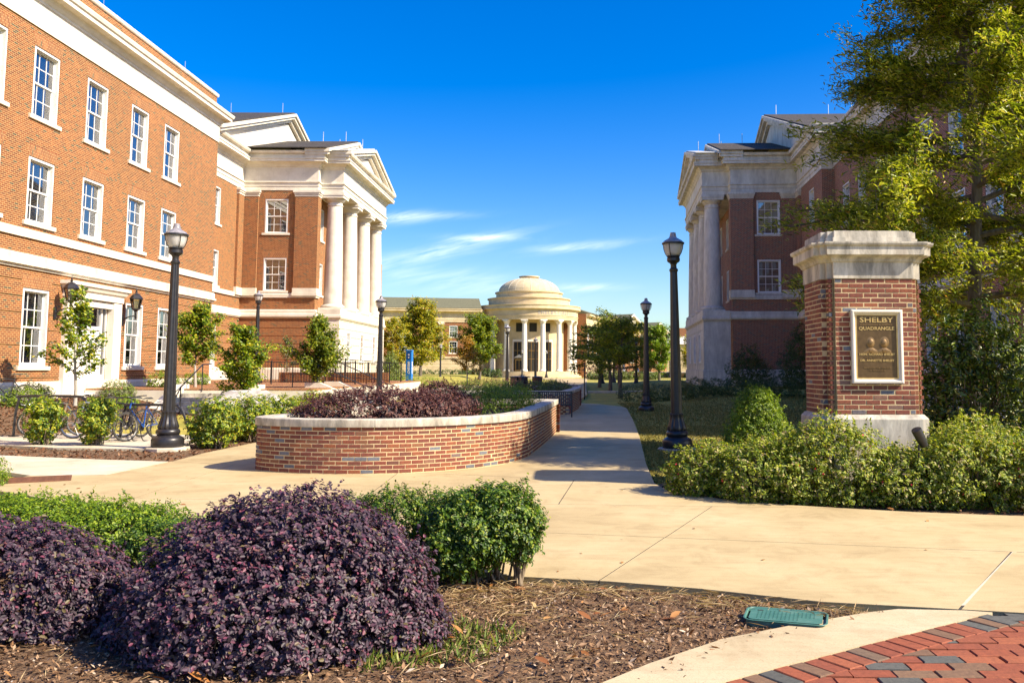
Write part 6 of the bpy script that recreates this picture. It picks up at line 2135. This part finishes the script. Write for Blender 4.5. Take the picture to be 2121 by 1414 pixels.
tm = text_mesh('lettering', 'EMERGENCY', .27, .004, M['letter_white'], space=1.0, bold=.008)
wv = max(v.co.x for v in tm.vertices)
for v in tm.vertices: v.co = (v.co.y - .09, -v.co.z - .206, 2.05 - (v.co.x + wv) * (1.15 / (2 * wv)))
put('lettering', tm, cb)
tm2 = tm.copy()
for v in tm2.vertices: v.co = (.276 - (v.co.y + .206), v.co.x, v.co.z)
put('lettering', tm2, cb)
sg = tag(MB().tube([(0, 0, -.1), (0, 0, 2.05)], .035, 8).build('sign_post', M['iron'], None, (.72, 51.0, 0)), 'thin dark post standing in the lawn beside the far walk', 'post')
# valve box
vb = tag(empty('valve_box', (1.48, 6.32, -.05), R(-17)), 'green plastic irrigation box lid sunk in the mulch', 'valve box')


def rrect(w, h, r, n=5):
    out = []
    for cx_, cy_, a0 in ((w - r, h - r, 0), (-w + r, h - r, 90), (-w + r, -h + r, 180), (w - r, -h + r, 270)):
        out += [(cx_ + r * math.cos(R(a0 + 90 * k / n)), cy_ + r * math.sin(R(a0 + 90 * k / n))) for k in range(n + 1)]
    return out


MB().prism(rrect(.245, .145, .05), -.02, .035).build('body', M['green_plastic'], vb, smooth=30, uv=False)
lid = MB().sweep(rrect(.262, .162, .055)[::-1], [(0, .02), (.0, .058), (-.006, .0645), (-.016, .0645), (-.018, .062)], closed=True).add([(x, y, .062) for x, y in rrect(.244, .144, .04)], [tuple(range(24))])
lido = lid.build('lid', M['green_plastic'], vb, smooth=30, uv=False)
st_ = MB()
for i in range(15):
    for j in range(8):
        if i > 10 and j < 3: continue
        x, y = -.19 + i * .027, -.095 + j * .027
        st_.box(x - .004, x + .004, y - .004, y + .004, .0605, .0645)
st_.build('tread_studs', M['green_plastic'], lido, smooth=0, uv=False)
MB().box(-.20, -.16, .085, .105, .0606, .064).build('lift_slot', M['dark'], lido, smooth=0, uv=False)
# rusty drain grate
dg = tag(empty('drain_grate', (-8.22, 13.62, .004), R(28)), 'rusty iron drain grate set in the pale concrete at left', 'grate')
MB().box(-.62, .62, -.34, -.30, -.02, .012).box(-.62, .62, .30, .34, -.02, .012).box(-.62, -.58, -.30, .30, -.02, .012).box(.58, .62, -.30, .30, -.02, .012).build('frame', M['rust'], dg, smooth=0)
bar = MB().box(-.579, .579, -.012, .012, -.02, .010).mesh('bar', M['rust'], smooth=0)
for k in range(14): put('bar', bar, dg, (0, -.27 + k * .0415, 0))
MB().quad((-.58, -.3, -.025), (.58, -.3, -.025), (.58, .3, -.025), (-.58, .3, -.025)).build('sump', M['dark'], dg, smooth=0)
# low far wall and fountain
fw_ = tag(empty('low_wall', (20, 170, 0)), 'long low brick wall with pale coping beyond the lawn at right', 'wall')
MB().box(-10, 14, 0, .4, 0, 1.0).build('brickwork', M['brick_l'], fw_, smooth=0)
MB().box(-10.05, 14.05, -.05, .45, 1.002, 1.12).build('coping', M['stone_clean'], fw_, smooth=0)
fo = tag(empty('fountain', (10.6, 182, 0)), 'small white fountain jets behind the clipped hedges under the tree cluster', 'fountain')
MB().lathe([(4, 0), (4, .7), (3.7, .75), (3.6, .5), (0, .5)], 32).build('basin', M['stone_clean'], fo)
jm = MB()
for k, (x, h) in enumerate(((-3.0, 1.5), (-.2, 2.9), (2.6, 1.6))):
    jm.lathe([(.10, .5), (.14, .5 + h * .6), (.22, .5 + h * .85), (.05, .5 + h)], 8, c=(x, 0, 0))
    jm.lathe([(.22, .5 + h * .85), (.40, .5 + h * .6), (.5, .5)], 10, c=(x, 0, 0))
jm.build('water_jet', M['globe'], fo)


# ================================================================== SHRUBS
def mound(x, y, rx, ry, rz, cz=None):
    return (x, y, rz * .42 if cz is None else cz, rx, ry, rz * .62)


# foreground
bush('loropetalum_bush', 'big purple loropetalum mound in the front mulch bed', 'shrub', (-1.93, 5.98, -.05),
     [(.12, .05, .38, .78, .66, .57), (-.24, -.05, .24, .68, .66, .54), (.42, -.06, .24, .64, .60, .54), (.0, -.35, .16, .75, .52, .50), (-.70, .05, .06, .40, .45, .30), (.84, -.05, .04, .32, .38, .32)],
     62000, (.030, .018), 'lf_purple', 'purple loropetalum shrubs', 1, .26, .06, True, 60, 'twig', scatter=.75, shoots=60, up=.1)
bush('loropetalum_bush', 'smaller purple loropetalum mound cut by the left frame edge', 'shrub', (-3.78, 6.25, -.05),
     [(0, 0, .20, .74, .60, .48), (.34, -.05, .12, .46, .46, .34), (-.5, .1, .24, .66, .6, .46)], 34000, (.029, .017), 'lf_purple', 'purple loropetalum shrubs', 2, .26, .06, True, 30, 'twig', scatter=.75, shoots=25, up=.1)
bush('boxwood', 'rounded boxwood with bare stems showing, right of the big purple mound', 'shrub', (-.72, 7.42, -.05),
     [(-.10, 0, .44, .40, .38, .32), (.14, .05, .52, .36, .36, .29), (-.20, -.12, .26, .27, .22, .20), (.30, -.02, .40, .18, .2, .22)], 30000, (.029, .016), 'lf_box', 'low boxwoods behind the purple mounds', 3, .34, .10, True, 60, 'twig', stem_r=.007, shoots=30)
bush('boxwood', 'small boxwood squeezed between the big purple mound and the rounded boxwood', 'shrub', (-1.48, 7.85, -.05),
     [(0, 0, .38, .36, .32, .34), (-.34, .05, .34, .34, .3, .32), (.3, .05, .36, .34, .3, .34)], 20000, (.029, .016), 'lf_box', 'low boxwoods behind the purple mounds', 4, .34, .1, False, 16, 'twig', shoots=45)
for k, (x, y, r, h, lab) in enumerate(((-6.05, 9.1, .62, .55, 'low boxwood at the far left end of the front row'), (-5.1, 8.75, .66, .58, 'low boxwood of the front row, above the left purple mound'), (-4.2, 8.45, .60, .56, 'low boxwood of the front row, next to the gap'),
                                       (-3.45, 8.15, .52, .44, 'lowest boxwood of the front row, at the dip'), (-2.75, 8.35, .46, .50, 'boxwood of the front row just left of the big purple crest'))):
    bush('boxwood', lab, 'shrub', (x, y, -.05), [(0, 0, h * .40, r, r * .8, h * .52), (r * .4, .1, h * .36, r * .7, r * .6, h * .48), (-r * .45, -.05, h * .38, r * .65, r * .6, h * .46)], 19000, (.031, .017), 'lf_yew' if k < 3 else 'lf_box',
         'low boxwoods behind the purple mounds', 10 + k, .36, .12, False, 10, 'twig', shoots=40)
# azaleas before the pier
azs = [(1.95, 12.55, .66, .60, .74, 'azalea mound at the tapering left end of the bed, by the path corner'),
       (2.65, 12.05, .74, .68, .86, 'azalea mound below the round golden evergreen'),
       (3.45, 11.95, .80, .70, 1.16, 'tallest azalea mound, right in front of the pier base'),
       (4.35, 11.75, .66, .62, .74, 'azalea mound in the dip before the pier plaque'),
       (5.15, 11.70, .80, .72, 1.02, 'azalea mound right of the black spotlight'),
       (6.05, 11.45, .78, .72, .94, 'azalea mound at the right edge of the frame'),
       (5.65, 12.6, .85, .7, 1.14, 'azalea mound behind, between the pier and the glossy evergreens'),
       (3.1, 12.75, .55, .5, .80, 'azalea mound tucked between the golden evergreen and the pier')]
for k, (x, y, rx, ry, h, lab) in enumerate(azs):
    bush('azalea_bush', lab, 'shrub', (x, y, -.05), [(0, 0, h * .40, rx, ry, h * .60), (rx * .35, -ry * .2, h * .32, rx * .65, ry * .7, h * .52), (-rx * .4, -ry * .1, h * .3, rx * .6, ry * .7, h * .5), (0, ry * .3, h * .42, rx * .7, ry * .6, h * .55)],
         11500, (.042, .024), 'lf_azalea', 'azaleas in the bed before the pier', 30 + k, .30, .09, True, 30, 'twig', scatter=1.0, extra=('lf_red', 16, .032), shoots=40)
bush('azalea_bush', 'dark low shrub at the foot of the lamp post on the lawn edge', 'shrub', (2.35, 13.9, -.05), [(0, 0, .2, .42, .4, .32), (.3, .2, .22, .4, .4, .34)], 4500, (.034, .019), 'lf_box', None, 40, .3, .1, True, 8)
bush('round_evergreen', 'round golden green evergreen left of the entrance pier', 'shrub', (3.13, 15.25, -.05),
     [(0, 0, .55, .60, .54, .60), (.02, 0, .98, .46, .44, .44), (.0, .02, 1.16, .30, .30, .32), (.14, -.1, .42, .52, .46, .44), (-.16, -.05, .40, .50, .44, .44)], 22000, (.040, .018), 'lf_yew', None, 41, .28, .07, False, 16, shoots=60)
# glossy evergreens on the right
bush('holly_bush', 'tall glossy evergreen shrub right of the pier, in sun', 'shrub', (6.75, 15.0, -.05),
     [(0, 0, 1.2, .95, .8, 1.2), (.1, 0, 2.1, .70, .62, .85), (-.45, -.1, 1.7, .58, .5, .75), (.5, .1, 1.75, .65, .6, .8), (-.2, 0, .7, .9, .8, .7)], 11500, (.085, .036), 'lf_mag', 'glossy evergreens beside the pier', 50, .5, .16, True, 50, 'twig', stem_r=.012, scatter=1.1, lumpf=4)
bush('holly_bush', 'dark glossy evergreen at the right frame edge, nearest the camera', 'shrub', (7.15, 13.7, -.05),
     [(.15, 0, 1.1, .62, .65, 1.1), (.35, 0, 2.0, .55, .6, .8), (.1, 0, .5, .65, .6, .55)], 6500, (.085, .036), 'lf_mag', 'glossy evergreens beside the pier', 51, .5, .16, True, 24, 'twig', stem_r=.012, scatter=1.1, lumpf=4)
# planter fill
bush('loropetalum_bush', 'purple bronze loropetalum mass filling the left of the near planter', 'shrub', (-3.85, 16.05, .70),
     [(0, 0, .18, 1.05, .75, .42), (.85, .1, .20, .8, .75, .42), (1.35, .25, .16, .62, .65, .36), (-.55, .25, .12, .62, .62, .38), (.3, .6, .28, .9, .6, .42)], 24000, (.036, .020), 'lf_purple2', 'loropetalum in the planters', 60, .28, .13, True, 20, scatter=.8, shoots=20, lumpf=3)
bush('loropetalum_bush', 'taller purple loropetalum crest in the middle of the near planter', 'shrub', (-2.6, 17.5, .70),
     [(0, 0, .22, .80, .75, .44), (-.0, .1, .46, .48, .46, .30), (.45, -.3, .08, .42, .5, .34)], 12000, (.036, .020), 'lf_purple2', 'loropetalum in the planters', 61, .28, .13, True, 12, scatter=.8, shoots=40, lumpf=3)
bush('clipped_hedge', 'bright green clipped hedge at the right end of the near planter', 'hedge', (-1.75, 19.6, .70),
     [(.12, -.4, .18, .58, .95, .44), (.25, 1.0, .18, .66, 1.2, .44), (-.3, .4, .18, .70, 1.2, .44), (.3, 2.4, .18, .66, 1.0, .42), (.12, -1.2, .12, .44, .55, .38)], 22000, (.034, .016), 'lf_yew', None, 62, .26, .10, False, 8, shoots=40)
bush('clipped_hedge', 'green clipped hedge in the farther planter behind the bench', 'hedge', (-2.4, 37.0, .70),
     [(-1.6, 0, .1, 1.2, 1.3, .42), (-.4, .2, .08, 1.0, 1.3, .42), (.8, .3, .08, 1.0, 1.4, .42), (1.6, .8, .06, .8, 1.5, .40), (1.7, 3.0, .06, .8, 1.5, .40)], 15000, (.05, .024), 'lf_hedge', None, 63, .26, .10, False, 4, shoots=30)
bush('loropetalum_bush', 'wispy purple loropetalum topping the farther planter', 'shrub', (-1.3, 41.0, .72), [(0, 0, .1, 1.5, .6, .40), (-1.6, .1, .1, 1.2, .6, .45), (-2.9, .2, .1, 1.0, .6, .46)], 6000, (.05, .026), 'lf_purple2', 'loropetalum in the planters', 64, .4, .16, True, 6, shoots=60)
# left: hollies by the cycle stand, hedge, foundation shrubs
for k, (x, y, r, h, lab) in enumerate(((-11.6, 19.85, .47, 1.06, 'yellow green holly bush before the left bicycle rack'), (-10.40, 19.75, .47, 1.08, 'yellow green holly bush between the two bicycle racks'))):
    bush('holly_bush', lab, 'shrub', (x, y, -.05), [(0, 0, .60, r, r * .9, .44), (.08, 0, .82, r * .7, r * .7, .28), (-.1, .05, .35, r * .6, r * .6, .36)], 3600, (.062, .034), 'lf_holly', 'holly bushes by the cycle stand', 70 + k, .65, .14, True, 40, 'twig', stem_r=.008, base_spread=.06 if False else .12) if False else \
        bush('holly_bush', lab, 'shrub', (x, y, -.05), [(0, 0, .60, r, r * .9, .44), (.08, 0, .82, r * .7, r * .7, .28), (-.1, .05, .35, r * .6, r * .6, .36)], 3600, (.062, .034), 'lf_holly', 'holly bushes by the cycle stand', 70 + k, .65, .14, True, 40, 'twig', stem_r=.008)
for k, (x, y, r, h, lab) in enumerate(((-7.75, 19.6, .62, 1.12, 'holly bush right beside the left lamp post'), (-7.6, 21.3, .66, 1.12, 'second holly bush in the row right of the lamp post'), (-7.4, 23.2, .7, 1.05, 'third holly bush in the row right of the lamp post'),
                                       (-7.2, 25.4, .75, 1.0, 'fourth holly bush in the row, behind the planter end'), (-8.0, 28.0, .8, 1.05, 'holly bush farthest along the row, before the steps'))):
    bush('holly_bush', lab, 'shrub', (x, y, -.05), [(0, 0, h * .5, r, r * .9, h * .5), (.15, -.1, h * .62, r * .7, r * .7, h * .38), (-.25, .05, h * .4, r * .6, r * .6, h * .42)], 4800, (.06, .033), 'lf_holly', 'holly bushes along the planter walk', 75 + k, .5, .14, True, 30, 'twig', stem_r=.008)
bush('boxwood', 'small rounded boxwood at the left frame edge by the drain grate', 'shrub', (-8.55, 13.05, -.05), [(0, 0, .22, .42, .4, .30), (-.3, 0, .2, .4, .4, .30)], 6000, (.030, .015), 'lf_yew', None, 85, .3, .1, False, 8)
for k, (x, y, r, h, lab) in enumerate(((-17.2, 28.6, .62, .66, 'low clipped foundation shrub under the first ground floor window'), (-16.1, 26.4, .7, .62, 'low clipped foundation shrub on the mulch bank, nearest'), (-15.0, 28.5, .55, .46, 'small clipped shrub on the mulch bank before the door'),
                                       (-16.8, 33.2, .62, .66, 'dense clipped shrub left of the white doorway'), (-16.4, 36.0, .66, .66, 'clipped shrub right of the white doorway'), (-15.2, 30.4, .5, .45, 'small clipped shrub on the mulch bank behind the rack'), (-17.3, 41.3, .6, .6, 'clipped shrub by the wall past the third window'))):
    z = float(H0(x, y)) if y < 33.4 else .9
    bush('foundation_shrub', lab, 'shrub', (x, y, z - .03), [(0, 0, h * .45, r, r, h * .62), (.2, 0, h * .4, r * .8, r * .8, h * .5)], 3200, (.055, .026), 'lf_yew' if k not in (3,) else 'lf_hedge', 'clipped foundation shrubs', 90 + k, .3, .08, False, 6)
# hedges against the right podium and the dark shrubs
for k, (x, y, L_, h, lab) in enumerate(((5.2, 47.5, 2.8, .95, 'long low dark hedge across the lawn, left part'), (8.0, 46.0, 2.6, .9, 'long low dark hedge across the lawn, middle part'), (12.2, 45.0, 2.9, 1.0, 'long low dark hedge across the lawn, part seen left of the pier'))):
    z = float(H0(x, y))
    bush('low_hedge', lab, 'hedge', (x, y, z - .03), [(q * L_ / 2.4, .15 * (q % 2), h * .42, L_ / 2.6, 1.1, h * .60) for q in (-1.5, -.5, .5, 1.5)], 9500, (.075, .034), 'lf_dark', 'dark hedges below the right podium', 100 + k, .26, .12, False, 4)
bush('dark_evergreen', 'dark pointed evergreen against the right podium, left of two', 'shrub', (11.3, 57.5, .5), [(0, 0, 1.0, 1.5, 1.2, 1.15), (0, 0, 1.9, 1.0, .9, .9), (.3, 0, .7, 1.5, 1.2, .9)], 7500, (.11, .05), 'lf_dark', 'dark evergreens against the right hall', 104, .4, .14, False, 14)
bush('dark_evergreen', 'taller dark pointed evergreen beside the entrance pier, right of two', 'shrub', (13.6, 53.5, .5), [(0, 0, 1.2, 1.35, 1.2, 1.3), (0, 0, 2.4, .95, .9, 1.0), (.05, 0, 3.3, .5, .5, .7), (.3, 0, .7, 1.4, 1.2, .9)], 8500, (.11, .05), 'lf_dark', 'dark evergreens against the right hall', 105, .4, .14, False, 14)
bush('low_hedge', 'green ground hedge at the foot of the left stone podium', 'hedge', (-12.6, 58.5, .3), [(q * 1.5, .1 * q, .35, 1.2, 1.0, .5) for q in (-1, 0, 1, 2)], 6000, (.08, .036), 'lf_yew', None, 106, .3, .12, False, 4)
bush('feathery_shrub', 'bushy green shrub by the corner of the left podium behind the lamp', 'shrub', (-15.0, 74, .3), [(0, 0, 1.0, .95, 1.0, 1.3), (.4, 0, .7, .85, .8, 1.0), (.1, 0, 1.9, .6, .6, .8)], 6000, (.11, .05), 'lf_hedge', None, 107, .5, .15, False, 12)
# far hedges near the rotunda
for k, (x, y, L_, h, mt, lab) in enumerate(((-24, 150, 7, 1.5, 'lf_dark', 'dark hedge before the left brick wing'), (-15.5, 152, 3.5, 1.6, 'lf_dark', 'dark hedge left of the rotunda steps'), (6.5, 148, 4.5, 2.4, 'lf_purple2', 'tall reddish hedge right of the rotunda'), (8.0, 138, 5.5, 1.3, 'lf_hedge', 'row of rounded low shrubs along the far walk'),
                                            (20, 166, 7, 1.0, 'lf_hedge', 'low hedge over the far brick wall'))):
    bush('far_hedge', lab, 'hedge', (x, y, 0), [(q * L_ / 4.5, 0, h * .42, L_ / 6.5, 1.2, h * .6) for q in (-4, -3, -2, -1, 0, 1, 2, 3, 4)], 6500, (.20, .10), mt, None, 110 + k, .3, .12, False, 0)

# ================================================================== TREES
tree('willow_oak', 'big willow oak with narrow leaves towering over the right side', (7.72, 17.0, -.05), 11.6, 2.9, 3.35, 60, 150000, (.125, .029), 'lf_oak', 'bark', .17, None, 1, 'wide', .10, 14, .075, True, tfac=1.0, flat=.85)
tree('young_tree', 'slender young tree growing in front of the white doorway', (-15.4, 27.9, .55), 3.6, .7, 1.2, 20, 2600, (.115, .065), 'lf_holly', 'pale_bark', .05, 'young trees before the left hall', 2, 'cone', .55, 4, .12, True)
tree('young_tree', 'young green tree just right of the left lamp post', (-15.3, 36.5, .9), 3.3, .8, 1.25, 24, 6500, (.12, .066), 'lf_holly', 'pale_bark', .055, 'young trees before the left hall', 3, 'oval', .6, 5, .13, True)
tree('young_tree', 'broad bare topped young tree before the brick corner', (-11.55, 31.5, .1), 2.95, .55, 1.25, 26, 7500, (.105, .06), 'lf_holly', 'pale_bark', .055, 'young trees before the left hall', 4, 'oval', .6, 6, .13, True)
tree('young_tree', 'pointed young tree before the stone podium corner', (-10.3, 36.5, .1), 3.55, .9, 1.5, 30, 8500, (.115, .065), 'lf_green', 'pale_bark', .055, 'young trees before the left hall', 5, 'cone', .5, 6, .13, True)
tree('shrubby_tree', 'thin dark shrub against the brick wall between the young trees', (-18.0, 56.5, .9), 2.6, .4, 1.0, 12, 1200, (.10, .05), 'lf_dark', 'twig', .04, None, 6, 'round', .7, 4, .15, False, cat='shrub')
# beyond
tree('maple_tree', 'big yellow green tree in front of the left brick wing', (-20.6, 122, 0), 11.0, 1.9, 5.4, 34, 15000, (.32, .20), 'lf_yellow', 'bark', .22, 'lawn trees before the domed hall', 7, 'cone', .28, 7, .10, False)
tree('oak_tree', 'dark green rounded tree beside the rotunda', (-13.2, 128, 0), 9.3, 1.8, 4.0, 30, 12000, (.34, .20), 'lf_green', 'bark', .2, 'lawn trees before the domed hall', 8, 'oval', .5, 7, .12, False)
tree('small_tree', 'small golden tree with a thin pale trunk before the dark tree', (-8.75, 75, 0), 4.4, 1.1, 1.75, 20, 3000, (.16, .08), 'lf_gold', 'pale_bark', .07, 'lawn trees before the domed hall', 9, 'cone', .45, 5, .11, False)
tree('maple_tree', 'yellow tree partly hidden behind the left podium corner', (-17.3, 86, 0), 6.6, .8, 2.3, 24, 7000, (.2, .12), 'lf_yellow', 'bark', .1, 'lawn trees before the domed hall', 10, 'oval', .4, 6, .12, False)
tree('oak_tree', 'nearest spreading oak of the cluster right of the dome', (2.95, 54.2, 0), 4.8, 1.6, 2.2, 26, 7500, (.16, .075), 'lf_green', 'bark', .13, 'spreading oaks right of the dome', 11, 'wide', .16, 8, .12, False, flat=.7)
tree('oak_tree', 'second spreading oak of the cluster, slightly left and behind', (2.9, 68.0, 0), 5.2, 1.9, 2.9, 26, 7500, (.19, .09), 'lf_green', 'bark', .15, 'spreading oaks right of the dome', 12, 'wide', .16, 8, .12, False, flat=.7)
tree('oak_tree', 'dark leftmost oak of the cluster, reaching towards the rotunda', (2.6, 84.0, 0), 5.4, 2.0, 3.1, 24, 6500, (.24, .11), 'lf_green', 'bark', .16, 'spreading oaks right of the dome', 13, 'wide', .14, 8, .12, False, flat=.7)
tree('oak_tree', 'sunlit yellow green oak at the top of the cluster', (5.2, 98.0, 0), 6.6, 2.4, 3.6, 30, 9000, (.28, .15), 'lf_yellow', 'bark', .18, 'spreading oaks right of the dome', 14, 'oval', .35, 7, .12, False)
tree('maple_tree', 'bright green maple right of the second lamp post', (12.9, 132, 0), 8.2, 1.0, 3.6, 28, 9500, (.3, .19), 'lf_yew', 'bark', .18, None, 15, 'oval', .5, 6, .13, False)
tree('maple_tree', 'reddish green tree glimpsed past the lamp post near the right podium', (20.5, 150, 0), 7.6, 1.0, 3.4, 24, 6000, (.32, .2), 'lf_yellow', 'bark', .15, None, 16, 'oval', .5, 6, .14, False)
tree('maple_tree', 'green tree beside the right podium, behind the reddish one', (25.5, 165, 0), 9.0, 1.0, 4.0, 24, 6000, (.34, .22), 'lf_green', 'bark', .15, None, 17, 'oval', .5, 6, .14, False)
# hazy wood far behind everything
rng = np.random.default_rng(77)
nb = 9000
ang = rng.uniform(R(20), R(160), nb)
rad_ = rng.uniform(430, 470, nb)
P = np.column_stack([rad_ * np.cos(ang), rad_ * np.sin(ang), rng.random(nb) ** 1.4 * (9 + 4 * np.sin(ang * 40) + 3 * np.sin(ang * 97))])
tag(put('far_wood', leaf_mesh('far_wood', P, rng.normal(size=P.shape) + np.array([0, -1, .4]), 7.0, 5.0, M['lf_dark'], rng)), kind='stuff')
